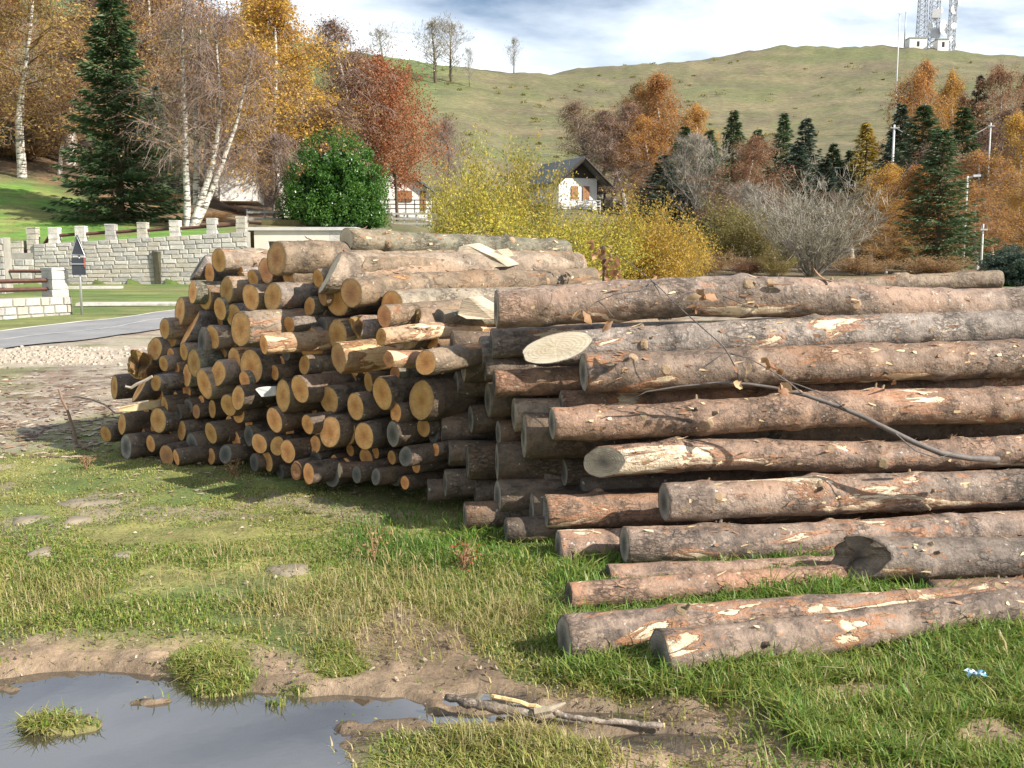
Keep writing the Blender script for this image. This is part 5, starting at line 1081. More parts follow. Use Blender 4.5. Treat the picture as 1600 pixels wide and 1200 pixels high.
TB = 'birch_tree'; TS = 'spruce_tree'; TR = [
 # left wood
 ('birch_leafy', 0, 42, -60, 190, 60, 'tawny', 'brown', 'tawny birch with white trunk at the left edge above the grass bank', TB, 0),
 ('birch_leafy', 1, 5, -40, 120, 66, 'orange', 'brown', 'orange brown birch cut by the left picture edge', TB, 0),
 ('birch_thin', 0, 118, -40, 130, 68, 'brown', 'purple', 'nearly bare brownish birch between the golden birch and the large spruce', TB, 0),
 ('birch_leafy', 0, 100, 110, 90, 63, 'brown', 'brown', 'small brown-leaved tree left of the foot of the large spruce', TB, 0),
 ('spruce_near', 0, 192, -50, 205, 51.5, 'spruce', 'brown', 'large dark green spruce behind the stone wall', TS, 0),
 ('spruce', 1, 60, 130, 95, 70, 'spruce_dark', 'brown', 'small dark conifer in shade behind the golden birch', TS, 0),
 ('spruce', 0, -20, 150, 80, 66, 'spruce_dark', 'brown', 'dark conifer low at the left picture edge', TS, 0),
 ('spruce', 1, 252, 130, 60, 60, 'spruce_dark', 'brown', 'shaded dark conifer between the large spruce and the white trunks', TS, 0),
 ('birch_bare', 0, 300, -10, 245, 48.5, 'orange', 'purple', 'leaning three-stemmed bare birch with white trunks behind the wall', TB, 0),
 ('birch_leafy', 1, 262, -70, 150, 70, 'tawny', 'brown', 'tall tawny brown birch rising behind the large spruce', TB, 0),
 ('birch_leafy', 2, 340, -50, 120, 74, 'brown', 'purple', 'tall brown birch crown behind the leaning bare birch', TB, 0),
 ('birch_thick', 0, 392, -30, 80, 76, 'gold', 'brown', 'narrow golden larch-like tree between two birches at the skyline', TB, 0),
 ('birch_thick', 1, 448, -30, 160, 64, 'gold', 'brown', 'bright golden birch reaching the sky left of the valley', TB, 0),
 ('birch_leafy', 0, 500, 70, 100, 68, 'gold', 'brown', 'lower golden birch at the right edge of the left wood', TB, 0),
 ('birch_thin', 1, 556, 38, 90, 75, 'brown', 'purple', 'slender bare birch with straight white trunk left of the copper beech', TB, 0),
 ('birch_thin', 0, 590, 90, 90, 80, 'redbrown', 'purple', 'low twiggy purple birch squeezed beside the copper beech', TB, 0),
 ('beech', 0, 622, 92, 140, 76, 'rust', 'brown', 'round copper red beech in front of the white house', 'beech_tree', 0),
 ('bare', 0, 704, 190, 80, 88, 'brown', 'purple', 'bare purplish tree right of the copper beech', 'tree', 0),
 ('bare', 1, 432, 215, 100, 56, 'brown', 'purple', 'bare purplish bush left of the evergreen laurel', 'shrub', 0),
 ('birch_thin', 1, 470, 150, 110, 66, 'brown', 'purple', 'bare twiggy birch rising behind the evergreen laurel', TB, 0),
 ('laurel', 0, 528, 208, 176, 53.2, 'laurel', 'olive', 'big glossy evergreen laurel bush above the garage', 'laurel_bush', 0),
 ('willow', 0, 752, 268, 128, 24, 'willow', 'olive', 'green and yellow willow bush furthest left behind the top log', 'willow_bush', 0),
 ('willow', 1, 782, 240, 145, 26, 'willow', 'olive', 'tallest yellow green willow bush left of the chalet', 'willow_bush', 0),
 ('willow', 2, 908, 332, 150, 23, 'willow', 'olive', 'green yellow willow bush below the chalet', 'willow_bush', 0),
 ('willow', 0, 985, 325, 140, 24, 'yellow', 'olive', 'bright yellow bush right of the chalet', 'willow_bush', 0),
 ('willow', 1, 1045, 345, 120, 25, 'yellow', 'olive', 'outermost yellow bush sloping down to the right', 'willow_bush', 0),
 ('willow', 2, 850, 335, 190, 21, 'willow', 'olive', 'front willow bush directly behind the left pile', 'willow_bush', 0),
 ('birch_thin', 0, 205, -60, 110, 74, 'brown', 'purple', 'tall purplish bare birch directly behind the top of the large spruce', TB, 0),
 ('birch_thin', 1, 330, 20, 110, 84, 'brown', 'purple', 'bare birch with slender white stem right behind the leaning birch', TB, 0),
 ('birch_leafy', 2, 428, 120, 100, 82, 'tawny', 'purple', 'tawny half bare birch left of the laurel top', TB, 0),
 ('spruce', 0, 1165, 222, 70, 96, 'spruce', 'brown', 'deep green spruce in the dark wood right of the bare grey tree', TS, 0),
 ('spruce', 1, 1240, 225, 80, 88, 'spruce_dark', 'brown', 'dark spruce standing behind the left half of the bare bush', TS, 0),
 ('spruce', 0, 1285, 245, 70, 84, 'spruce_dark', 'brown', 'dark spruce standing behind the right half of the bare bush', TS, 0),
 ('spruce', 1, 1035, 240, 70, 100, 'spruce_dark', 'brown', 'dark spruce below the lower orange birch', TS, 0),
 ('spruce', 0, 1106, 232, 66, 104, 'spruce', 'brown', 'green spruce between the bare grey tree and the red brown birch', TS, 0),
 ('spruce', 1, 1322, 232, 50, 112, 'spruce', 'brown', 'small green spruce touching the left side of the golden larch', TS, 0),
 ('spruce', 1, 1440, 250, 110, 78, 'spruce_dark', 'brown', 'broad dark spruce low behind the rust orange birch', TS, 0),
 ('birch_thin', 0, 1205, 300, 90, 76, 'brown', 'purple', 'bare birch with pale stem behind the yellowish olive shrub', TB, 0),
 ('birch_thin', 1, 1330, 300, 80, 72, 'olive', 'purple', 'twiggy birch with few leaves left of the golden orange birch', TB, 0),
 ('birch_leafy', 0, 1172, 285, 70, 84, 'brown', 'purple', 'brown birch just right of the red brown one', TB, 0),
 ('bare', 0, 1180, 290, 100, 66, 'brown', 'grey', 'grey bare tree standing left behind the big bare bush', 'tree', 0),
 ('spruce', 0, 1370, 290, 90, 82, 'spruce_dark', 'brown', 'dark spruce behind the golden orange birch', TS, 0),
 ('spruce', 1, 1540, 300, 100, 80, 'spruce_dark', 'brown', 'dark conifer low between the orange birches at right', TS, 0),
 # middle
 ('birch_thin', 0, 922, 160, 55, 138, 'brown', 'purple', 'leftmost bare white-stemmed birch behind the chalet', TB, 0),
 ('birch_thin', 1, 938, 175, 50, 142, 'brown', 'purple', 'second bare birch from the left behind the chalet', TB, 0),
 ('birch_thin', 1, 957, 165, 60, 134, 'redbrown', 'purple', 'bare birch just right of the chalet roof with straight white stem', TB, 0),
 ('birch_thin', 0, 976, 180, 60, 128, 'redbrown', 'purple', 'bare birch whose white stem stands right of the chalet eave', TB, 0),
 ('birch_leafy', 1, 1005, 125, 75, 140, 'olive', 'brown', 'olive crowned tree left of the large orange birch', TB, 0),
 ('birch_thick', 0, 1042, 115, 100, 135, 'orange', 'brown', 'large orange birch in the middle distance', TB, 0),
 ('birch_thick', 1, 1020, 180, 80, 130, 'orange', 'brown', 'lower orange birch left of the large orange one', TB, 0),
 ('birch_thick', 1, 1096, 160, 70, 132, 'orange', 'brown', 'pale orange birch right of the large orange one', TB, 0),
 ('birch_leafy', 2, 1000, 250, 80, 120, 'brown', 'purple', 'brown birch low behind the yellow bush', TB, 0),
 ('spruce', 0, 1066, 195, 64, 118, 'spruce', 'brown', 'spruce below the large orange birch', TS, 0),
 ('spruce', 1, 1104, 200, 56, 116, 'spruce', 'brown', 'spruce below the pale orange birch', TS, 0),
 ('spruce', 0, 1141, 170, 62, 120, 'spruce', 'brown', 'pointed spruce with its tip against the meadow, left of the row', TS, 0),
 ('spruce', 1, 1178, 198, 58, 114, 'spruce', 'brown', 'lower spruce between two pointed ones', TS, 0),
 ('spruce', 0, 1218, 174, 58, 118, 'spruce', 'brown', 'highest pointed spruce of the middle row', TS, 0),
 ('spruce', 1, 1252, 180, 66, 112, 'spruce_dark', 'grey', 'greyish spruce right of the highest pointed one', TS, 0),
 ('spruce', 0, 1296, 222, 56, 110, 'spruce', 'brown', 'small spruce left of the golden larch', TS, 0),
 ('larch', 0, 1346, 190, 74, 108, 'larch', 'olive', 'golden larch standing against the meadow shadow', 'larch_tree', 0),
 ('spruce', 1, 1058, 290, 110, 86, 'spruce_dark', 'brown', 'dark shaded conifer behind the bare grey tree', TS, 0),
 ('spruce', 0, 1190, 270, 100, 92, 'spruce_dark', 'brown', 'dark conifer behind the red brown birch', TS, 0),
 ('spruce', 1, 1310, 260, 90, 92, 'spruce_dark', 'brown', 'dark conifer behind the big bare bush', TS, 0),
 ('bare', 1, 1082, 215, 110, 84, 'brown', 'grey', 'bare pale grey tree right of the yellow bush', 'tree', 0),
 ('birch_leafy', 0, 1142, 212, 92, 80, 'redbrown', 'brown', 'red brown birch with white stem in the middle wood', TB, 0),
 ('shrub', 0, 1120, 315, 120, 60, 'olive', 'olive', 'olive green shrub below the red brown birch', 'shrub', 0),
 ('shrub', 1, 1195, 330, 90, 58, 'olive', 'olive', 'yellowish olive shrub left of the big bare bush', 'shrub', 0),
 ('bare_bush', 0, 1270, 278, 200, 52, 'olive', 'grey', 'broad bare grey bush behind the right pile', 'shrub', 0),
 ('birch_thick', 0, 1362, 255, 90, 66, 'gold', 'brown', 'golden orange birch right of the big bare bush', TB, 0),
 ('birch_thick', 1, 1420, 262, 105, 60, 'orange', 'brown', 'rust orange birch in front of the tall spruces', TB, 0),
 ('birch_leafy', 2, 1385, 350, 70, 56, 'gold', 'brown', 'small orange yellow tree at the foot of the rust orange birch', TB, 0),
 ('birch_thick', 0, 1410, 95, 84, 112, 'orange', 'brown', 'orange birch on the slope left of the mast line', TB, 0),
 ('birch_leafy', 1, 1468, 120, 70, 116, 'redbrown', 'brown', 'reddish brown birch between the orange and the yellow crowns', TB, 0),
 ('birch_thick', 1, 1487, 108, 54, 112, 'gold', 'brown', 'bright yellow drooping birch below the antenna towers', TB, 0),
 ('birch_leafy', 0, 1462, 160, 50, 106, 'gold', 'brown', 'small yellow tree above the spruce tips', TB, 0),
 ('spruce', 0, 1516, 112, 46, 114, 'spruce_dark', 'brown', 'narrow dark spruce right of the yellow drooping birch', TS, 0),
 ('spruce', 1, 1398, 160, 70, 100, 'spruce_dark', 'brown', 'nearly black spruce behind the concrete pole', TS, 0),
 ('spruce', 0, 1432, 158, 96, 88, 'spruce', 'brown', 'tall spruce right of the concrete pole', TS, 0),
 ('spruce', 1, 1494, 165, 84, 92, 'spruce', 'brown', 'green spruce below the yellow drooping birch', TS, 0),
 ('spruce', 0, 1464, 196, 90, 57, 'spruce', 'brown', 'nearest tall spruce between the rust orange birch and the lamp pole', TS, 0),
 ('spruce', 1, 1386, 210, 50, 104, 'spruce_dark', 'brown', 'dark spruce at the lower left of the black one', TS, 0),
 ('birch_leafy', 2, 1556, 100, 80, 112, 'redbrown', 'brown', 'brown birch with white stem high on the right slope', TB, 0),
 ('birch_leafy', 1, 1592, 95, 70, 118, 'redbrown', 'brown', 'red brown tree at the upper right edge', TB, 0),
 ('birch_thin', 0, 1535, 165, 80, 100, 'redbrown', 'purple', 'purple brown twiggy birch right of the spruces', TB, 0),
 ('spruce', 0, 1596, 130, 60, 104, 'spruce_dark', 'brown', 'dark spruce at the right picture edge', TS, 0),
 ('birch_thick', 0, 1584, 172, 80, 90, 'gold', 'brown', 'golden birch at the right picture edge', TB, 0),
 ('birch_leafy', 0, 1552, 235, 110, 72, 'orange', 'brown', 'tall orange brown birch right of the lamp pole', TB, 0),
 ('birch_thick', 1, 1606, 250, 80, 66, 'gold', 'brown', 'yellow leaved tree cut by the right edge above the dark shrub', TB, 0),
 ('birch_leafy', 2, 1528, 290, 90, 64, 'orange', 'brown', 'loose orange birch just right of the lamp pole foot', TB, 0),
 ('laurel', 0, 1585, 385, 120, 42, 'spruce_dark', 'olive', 'low dark evergreen shrub behind the right end of the pile', 'shrub', 0),
 ('birch_thin', 1, 1500, 220, 90, 84, 'brown', 'purple', 'bare brown birch between the nearest spruce and the lamp pole', TB, 0),
 # skyline trees
 ('bare_small', 0, 683, 34, 76, 300, 'brown', 'grey', 'left one of two broad bare trees on the skyline', 'tree', 0),
 ('bare_small', 1, 707, 38, 66, 306, 'brown', 'grey', 'right one of two broad bare trees on the skyline', 'tree', 0),
 ('bare_small', 0, 735, 78, 20, 300, 'brown', 'grey', 'thin small bare tree right of the two skyline trees', 'tree', 0),
 ('bare_small', 1, 604, 48, 62, 270, 'brown', 'grey', 'faint bare tree on the hill above the copper beech', 'tree', 0),
 ('bare_small', 0, 803, 62, 28, 345, 'brown', 'grey', 'small pale lone tree at the saddle of the skyline', 'tree', 0),
]
for k, (kind, s, px, yt, wp_, Yd, lc_, tc_, lb, nm, _) in enumerate(TR):
    cat = 'bush' if 'bush' in nm or nm == 'shrub' else 'tree'
    grp = {'birch_tree': 'autumn birches around the meadow', 'spruce_tree': 'dark spruces and conifers', 'willow_bush': 'yellow green willow bushes behind the piles'}.get(nm)
    wm = {'birch_thin': 1.25, 'birch_leafy': 1.15, 'spruce': 1.9, 'larch': 1.5, 'birch_bare': .9, 'willow': 1.15}.get(kind, 1)
    if kind == 'spruce': s += 2 * (k % 2)
    tree(kind, s, px, yt, wp_ * wm, Yd, lc_, tc_, lb, nm, cat, grp, rot=R(-8) if kind == 'birch_bare' else None)
# undergrowth
for k, (px, py, wd, Yd, lc_, lb) in enumerate(((1100, 392, 90, 50, 'brown', 'rusty brown undergrowth right of the yellow bush'), (1165, 402, 90, 52, 'redbrown', 'reddish bracken patch behind the right pile'), (1350, 398, 110, 54, 'brown', 'brown undergrowth below the golden orange birch'), (1460, 400, 110, 50, 'brown', 'brown undergrowth below the tall spruces'), (1215, 395, 70, 50, 'olive', 'low olive undergrowth beside the bare bush'), (330, 330, 80, 54, 'brown', 'brown scrub behind the white birch trunks'), (250, 300, 90, 60, 'brown', 'brown scrub right of the large spruce'), (30, 225, 110, 66, 'brown', 'brown scrub under the left edge birches'))):
    tree('shrub', k % 2, px, py, wd, Yd, lc_, 'brown', lb, 'shrub', 'bush')
# ------------------------------------------------------------------ masts, poles, towers
steel = plain('tower_steel', (.42, .42, .43), .5, .1, 1, 0, .4); redp = plain('red_white_paint', (.50, .22, .18), .6, .1, 1, 0); dishw = plain('dish_white', (.80, .80, .80), .5, .04, 1, 0); conc = plain('pole_concrete', (.56, .56, .54), .9, .1, 4)
YT = 428.; kt = YT / F
def lattice_tower(px, py, wb, wt, top, label, redz=()):
    b = P(px, py, YT); b.z = H(b.x, YT, False); t = empty('antenna_tower', b, 0, label, 'tower'); hgt = (py - top) * kt; Wb, Wt = wb * kt / 2, wt * kt / 2
    for sx_ in (-1, 1):
        for sy_ in (-1, 1): MB().tube([(sx_ * Wb, sy_ * Wb, -.5), (sx_ * Wt, sy_ * Wt, hgt)], .16, 4).build('mast_leg', steel, t)
    m = MB(); n = int(hgt / 2.0)
    for k in range(n):
        f0, f1 = k / n, (k + 1) / n; w0, w1 = Wb + (Wt - Wb) * f0, Wb + (Wt - Wb) * f1; z0, z1 = hgt * f0, hgt * f1
        for (ax, ay), (bx, by) in (((-1, -1), (1, -1)), ((1, -1), (1, 1)), ((1, 1), (-1, 1)), ((-1, 1), (-1, -1))):
            m.tube([(ax * w0, ay * w0, z0), (bx * w1, by * w1, z1)], .09, 3, False); m.tube([(bx * w0, by * w0, z0), (ax * w1, ay * w1, z1)], .09, 3, False); m.tube([(ax * w0, ay * w0, z0), (bx * w0, by * w0, z0)], .09, 3, False)
    m.build('lattice', steel, t); return t, b, hgt
def dish(par, lx, lz, r, rz, tilt=0, y=-1.2):
    V = [(0, 0, 0)]; Fc = []; n = 20
    for k, f in enumerate((.4, .75, 1)):
        for i_ in range(n): a = 6.283 * i_ / n; V.append((f * r * math.cos(a), -(f * f) * r * .28, f * r * math.sin(a)))
    for i_ in range(n):
        Fc.append((0, 1 + i_, 1 + (i_ + 1) % n))
        for k in range(2): Fc.append((1 + k * n + i_, 1 + (k + 1) * n + i_, 1 + (k + 1) * n + (i_ + 1) % n, 1 + k * n + (i_ + 1) % n))
    n0 = len(V); V += [(x, y_ + .35 + (0 if k else 0), z_ ) for k, (x, y_, z_) in enumerate(V)]; Fc += [tuple(i_ + n0 for i_ in f)[::-1] for f in Fc]
    V += [] ; Fc += [(1 + 2 * n + i_, 1 + 2 * n + i_ + n0, 1 + 2 * n + (i_ + 1) % n + n0, 1 + 2 * n + (i_ + 1) % n) for i_ in range(n)]
    o = link('dish', pmesh('dish', V, Fc, dishw, True), par); o.location = (lx, y, lz); o.rotation_euler = (tilt, 0, rz)
    MB().tube([(0, .3, 0), (0, 1.2, 0)], .12, 5).build('mount', steel, o)
t1, b1, h1 = lattice_tower(1439, 72, 13, 7, -95, 'slim steel lattice tower left of the dishes on the hilltop')
t2, b2, h2 = lattice_tower(1458, 73, 12, 11, -70, 'lattice tower carrying the big white drum dish on the hilltop')
for (px, py, r, rz) in ((1468, 44, 11.5, .7), (1451, 41, 5, -.9), (1463, 18, 5, .2), (1458, 30, 4, -.4), (1458, -8, 6, .3)): dish(t2, (px - 1458) * kt, (73 - py) * kt, r * kt, rz)
for z in (22, 50): MB().box((0, -1.8, z * kt), (14 * kt, .5, 3.5)).build('antenna_panel', steel, t2)
t3, b3, h3 = lattice_tower(1486, 74, 8, 8, -60, 'right lattice tower hung with small dishes on the hilltop')
for (px, py, r, rz) in ((1484, 15, 6, .5), (1492, 65, 4.5, 1.0), (1486, 38, 4.5, .1), (1488, 28, 3.5, -.4), (1483, 57, 4, .5), (1492, 5, 4, .9), (1487, -10, 5, .2)): dish(t3, (px - 1486) * kt, (74 - py) * kt, r * kt, rz)
def hut(px0, px1, py0, py1, label, roofm=None, Yh=426.):
    a, b = P(px0, py1, Yh), P(px1, py1, Yh); zt = P(px0, py0, Yh).z; o = empty('hut', ((a.x + b.x) / 2, Yh, a.z), 0, label, 'hut'); w_ = b.x - a.x; h_ = zt - a.z
    box_o('wall', -w_ / 2, w_ / 2, -2, 3, -1.5, h_, white, o); box_o('roof', -w_ / 2 - .2, w_ / 2 + .2, -2.3, 3.3, h_, h_ + .3, greyw, o); box_o('door', -.5, .5, -2.06, -2.01, 0, 2, dark, o); return o
hut(1418, 1445, 61, 74, 'small white equipment hut left of the antenna towers'); hut(1462, 1479, 63, 75, 'white equipment cabin under the big dish', Yh=423.)
def pole(px, ytop, ybase, Yd, r, mat, label, name='pole', arm=None, zb=None):
    b = P(px, ybase, Yd); z0 = min(b.z, H(b.x, Yd, False)) if zb is None else zb; hgt = P(px, ytop, Yd).z - z0
    o = empty(name, (b.x, Yd, z0), 0, label, 'pole'); MB().tube([(0, 0, -.3), (0, 0, hgt)], [r, r * .6], 8).build('shaft', mat, o, True)
    if arm: MB().tube([(0, 0, hgt - .15), (arm, -.1, hgt + .02)], .05, 5).build('arm', mat, o); MB().box((arm * 1.1, -.1, hgt), (.45, .2, .14), 0, .02).build('lamp_head', steel, o)
    else:
        MB().box((0, -r - .03, hgt - .3), (r * 5, .06, .08)).build('crossbar', steel, o)
        for s in (-1, 1): MB().tube([(s * r * 2, -r - .03, hgt - .26), (s * r * 2, -r - .03, hgt - .1)], .035, 5).build('insulator', plain('insulator', (.3, .2, .15), .3, .1, 1, 0), o)
    return o, Vector((b.x, Yd, z0 + hgt))
pole(1402, 20, 104, 250, .22, conc, 'tall thin white mast rising above the orange birch', 'mast'); pole(1413, 18, 72, 424, .3, steel, 'thin mast on the crest left of the towers', 'mast')
o_, pt1 = pole(1394, 195, 268, 96, .17, conc, 'white concrete pole standing before the black spruce', 'utility_pole')
o_, pt2 = pole(1505, 275, 400, 62, .10, conc, 'concrete lamp pole with small lamp arm on the right', 'lamp_pole', arm=.45)
o_, pt3 = pole(1547, 192, 215, 98, .12, conc, 'short pale pole among the brown birches at upper right', 'utility_pole')
o_, pt4 = pole(1533, 350, 410, 55, .08, conc, 'thin pale pole low among the trees at right', 'utility_pole')
def cable(a, b, sag, label):
    pts = [a.lerp(b, k / 24) - Vector((0, 0, sag * 4 * (k / 24) * (1 - k / 24))) for k in range(25)]; tag(MB().tube(pts, .03, 4).build('cable', plain('cable_grey', (.4, .4, .4), .6, .1, 1, 0), None), label, 'cable')
cable(P(700, 203, 150), P(935, 243, 130), 1.2, 'thin cable crossing the meadow above the chalet'); cable(pt1 + Vector((0, 0, -.2)), pt3 + Vector((0, 0, -.2)), 1.5, 'cable between the poles on the right slope')
rn = np.random.default_rng(17); cs = []; tn2 = []
for k in range(170):
    px, Yd = rn.uniform(640, 1640), rn.uniform(185, 400); x = (px - 800) / F * Yd; z = H(x, Yd); s = rn.uniform(.25, .8) * (1.6 if rn.random() < .1 else 1)
    q_ = rn.normal(size=(30, 3)) * s * np.array([1, 1, .45]); q_[:, 2] = abs(q_[:, 2]); cs.append(q_ + np.array([x, Yd, z])); tn2.append(np.full(30, rn.random()))
V, Fq = quads_np(np.concatenate(cs), .30, rn); tag(link('hill_scrub', np_mesh('hill_scrub', V, 4, Fq.reshape(-1), [lf['olive']], tone=np.concatenate(tn2))), 'scattered low scrub and tussocks on the open hillside', 'scrub', kind='stuff')
# dark fold of turf in the meadow and stone lines on the hill
# ------------------------------------------------------------------ grass
def blades(name, n, rmin, rmax, dens, hfun, cfun, label, seed, azr=(-36, 38), wbase=.0028, lean=.75):
    rn = np.random.default_rng(seed); r = np.exp(rn.uniform(np.log(rmin), np.log(rmax), n)); a = R(1) * rn.uniform(*azr, n); x = r * np.sin(a); y = r * np.cos(a)
    # gather into tufts
    k = n // 9; cx_, cy_ = x[:k], y[:k]; ii = rn.integers(0, k, n); sp_ = .012 + .010 * np.hypot(cx_[ii], cy_[ii]); tuft = rn.random(n) < .8
    x = np.where(tuft, cx_[ii] + rn.normal(size=n) * sp_, x); y = np.where(tuft, cy_[ii] + rn.normal(size=n) * sp_, y)
    zo_ = zones(x, y); d = dens(zo_, x, y); kp = rn.random(n) < d; x, y, ii = x[kp], y[kp], ii[kp]; zo_ = {q_: (v[kp] if hasattr(v, '__len__') else v) for q_, v in zo_.items()}
    n = len(x); z = H(x, y); hgt = hfun(zo_, x, y) * rn.uniform(.45, 1.25, n) * (.65 + .7 * rn.random(k)[ii]); a = np.arctan2(y - cy_[ii], x - cx_[ii]) + rn.normal(size=n) * .7; r = np.hypot(x, y); w_ = (wbase * (.7 + .35 * r / 4)) * rn.uniform(.6, 1.3, n)
    dx, dy = np.cos(a), np.sin(a); ln = lean * rn.uniform(.2, 1.8, n); px_, py_ = -dy * w_, dx * w_
    def row(t_, wd): 
        off = ln * hgt * t_ ** 1.8; zz = z + hgt * (t_ - .28 * ln * t_ ** 2.5)
        return np.stack([x + dx * off - px_ * wd, y + dy * off - py_ * wd, zz], -1), np.stack([x + dx * off + px_ * wd, y + dy * off + py_ * wd, zz], -1)
    a0, b0 = row(0., 1); a0[:, 2] -= .01; b0[:, 2] -= .01; a1, b1_ = row(.5, .85); a2, b2_ = row(1., .12); V = np.stack([a0, b0, a1, b1_, a2, b2_], 1).reshape(-1, 3); o = np.arange(n)[:, None] * 6
    Fq = np.concatenate([o + np.array([[0, 1, 3, 2]]), o + np.array([[2, 3, 5, 4]])], 1).reshape(-1, 4); tone = np.repeat(np.clip(cfun(zo_, x, y, rn, n), 0, 1), 2)
    me_ = np_mesh(name, V, 4, Fq.reshape(-1), [gm], tone=tone); o_ = link(name, me_); tag(o_, label, name, kind='stuff'); print(name, n); return o_
gm = leaf_mat('grass_blade', [(.54, .45, .27), (.40, .33, .13), (.31, .30, .07), (.19, .26, .038), (.12, .22, .03), (.06, .14, .02)], .35, .5)
RTpoly = lambda z_: sstep(-25, 25, z_['px'] - np.interp(z_['py'], [850, 900, 1000, 1060, 1110, 1200], [930, 860, 850, 850, 1130, 1180]))
def dgen(z_, x, y):
    py = z_['py']; d = np.interp(py, [600, 700, 800, 870, 1000, 1300], [.15, .5, .7, .85, .9, .9]) * (.1 + 1.5 * sstep(.3, .62, z_['n1']))
    d = d * (1 - .96 * z_['mud']) * (1 - .9 * z_['dirt']) * (1 - .7 * z_['bare']) * (z_['water'] < -.05); d = np.where((py > 900) & (RTpoly(z_) > .5), 1.0 * (1 - .9 * z_['mud']), d)
    return d * (1 - sstep(.0, .3, blob(z_['px'], py, 450, 897, 44, 10)))
def hgen(z_, x, y):
    h = np.interp(z_['py'], [560, 700, 790, 850, 930, 1010, 1200], [.016, .014, .015, .022, .032, .030, .038]) * (.3 + 1.3 * z_['n1'])
    h = h + .035 * sstep(.1, .5, blob(z_['px'], z_['py'], 720, 840, 240, 75)); rt = RTpoly(z_) * (z_['py'] > 860)
    return h * (1 - rt) + rt * np.interp(z_['py'], [880, 950, 1050, 1200], [.05, .045, .055, .07]) * (.4 + 1.1 * z_['n1'])
def cgen(z_, x, y, rn, n):
    yel = np.interp(z_['py'], [600, 700, 800, 860, 950, 1060, 1200], [.35, .36, .42, .52, .50, .50, .50]); c_ = yel + (z_['n2'] - .5) * .55 + rn.normal(size=n) * .12; rt = RTpoly(z_) * (z_['py'] > 860); c_ = c_ + rt * .22
    c_ = c_ + .18 * sstep(.0, .4, blob(z_['px'], z_['py'], 700, 830, 230, 80)); c_ = c_ - .28 * sstep(.1, .5, blob(z_['px'], z_['py'], 520, 960, 230, 60)) * (rn.random(n) < .6)
    c_ = np.where(rn.random(n) < .10, rn.uniform(0, .25, n), c_); return c_
blades('grass', 470000, 2.7, 17, dgen, hgen, cgen, 'rough green and yellowing grass on the field round the log piles', 5)
def dtall(z_, x, y): return np.where(z_['py'] > 850, RTpoly(z_) * (1 - .95 * z_['mud']) * np.clip(sstep(.42, .60, z_['n1']) * .75, 0, 1) * (z_['water'] < -.1), .0) + .5 * sstep(.2, .6, blob(z_['px'], z_['py'], 760, 850, 130, 50))
blades('tall_grass', 115000, 2.7, 7.5, dtall, lambda z_, x, y: .045 + .09 * z_['n1'] ** 1.5, lambda z_, x, y, rn, n: .72 + rn.normal(size=n) * .14 - .5 * (rn.random(n) < .07), 'long lush grass growing round and between the front logs', 6, wbase=.0036, lean=.95)
def ddry(z_, x, y): py = z_['py']; return (.8 * sstep(.0, .5, blob(z_['px'], py, 600, 960, 330, 80) + (z_['n1'] - .5)) + .5 * sstep(0, .4, blob(z_['px'], py, 60, 930, 140, 50)) + .8 * sstep(0, .4, blob(z_['px'], py, 800, 1170, 130, 30)) + .35 * sstep(0, .4, blob(z_['px'], py, 380, 900, 200, 60))) * (z_['water'] < -.1) * (1 - .6 * z_['mud'])
blades('dry_grass', 60000, 2.7, 7, ddry, lambda z_, x, y: .055 + .07 * z_['n1'], lambda z_, x, y, rn, n: .05 + rn.random(n) * .28, 'straw coloured dead grass and weed stalks by the muddy ground', 8, wbase=.0016, lean=.8)
# island tufts leaning out over the puddle
def dis(z_, x, y): return np.clip(sstep(.1, .5, blob(z_['px'], z_['py'], 85, 1128, 84, 20)) + sstep(.1, .5, blob(z_['px'], z_['py'], 335, 1045, 75, 40)) + sstep(.1, .5, blob(z_['px'], z_['py'], 525, 1035, 50, 34)) + .5 * sstep(.1, .5, blob(z_['px'], z_['py'], 440, 1084, 50, 10)), 0, 1)
blades('tussock_grass', 110000, 3.0, 4.4, lambda z_, x, y: dis(z_, x, y) * sstep(.36, .58, z_['n3']), lambda z_, x, y: .022 + .05 * z_['n1'] ** 1.5, lambda z_, x, y, rn, n: .45 + rn.normal(size=n) * .18, 'sprawling grass tussocks on the mud at the puddle edge', 9, azr=(-30, 2), wbase=.0026, lean=1.5)
# bank / verge grass further off
def dv(z_, x, y): return np.where((np.hypot(x, y) > 17), .5, 0) * (~((z_['dirt'] > .3) & (z_['py'] > 540)))
def herbs(name, n, dens, size, stops, label, seed):
    rn = np.random.default_rng(seed); r = np.exp(rn.uniform(np.log(2.8), np.log(12), n)); a = R(1) * rn.uniform(-36, 38, n); x = r * np.sin(a); y = r * np.cos(a); k = n // 14; ii = rn.integers(0, k, n)
    x = x[:k][ii] + rn.normal(size=n) * .03; y = y[:k][ii] + rn.normal(size=n) * .03; z_ = zones(x, y); kp = rn.random(n) < dens(z_) ; x, y, ii = x[kp], y[kp], ii[kp]; n = len(x); z = H(x, y) + rn.uniform(.003, .028, n)
    V, Fq = quads_np(np.stack([x, y, z], -1), size, rn, .6); V = V.reshape(-1, 4, 3); c0 = V.mean(1, keepdims=True); V = c0 + (V - c0) * np.array([1, 1, .45]); hm = leaf_mat(name, stops, .3)
    o_ = link(name, np_mesh(name, V.reshape(-1, 3), 4, Fq.reshape(-1), [hm], tone=np.clip(rn.random(k)[ii] * .6 + rn.random(n) * .4, 0, 1))); tag(o_, label, name, kind='stuff'); print(name, n)
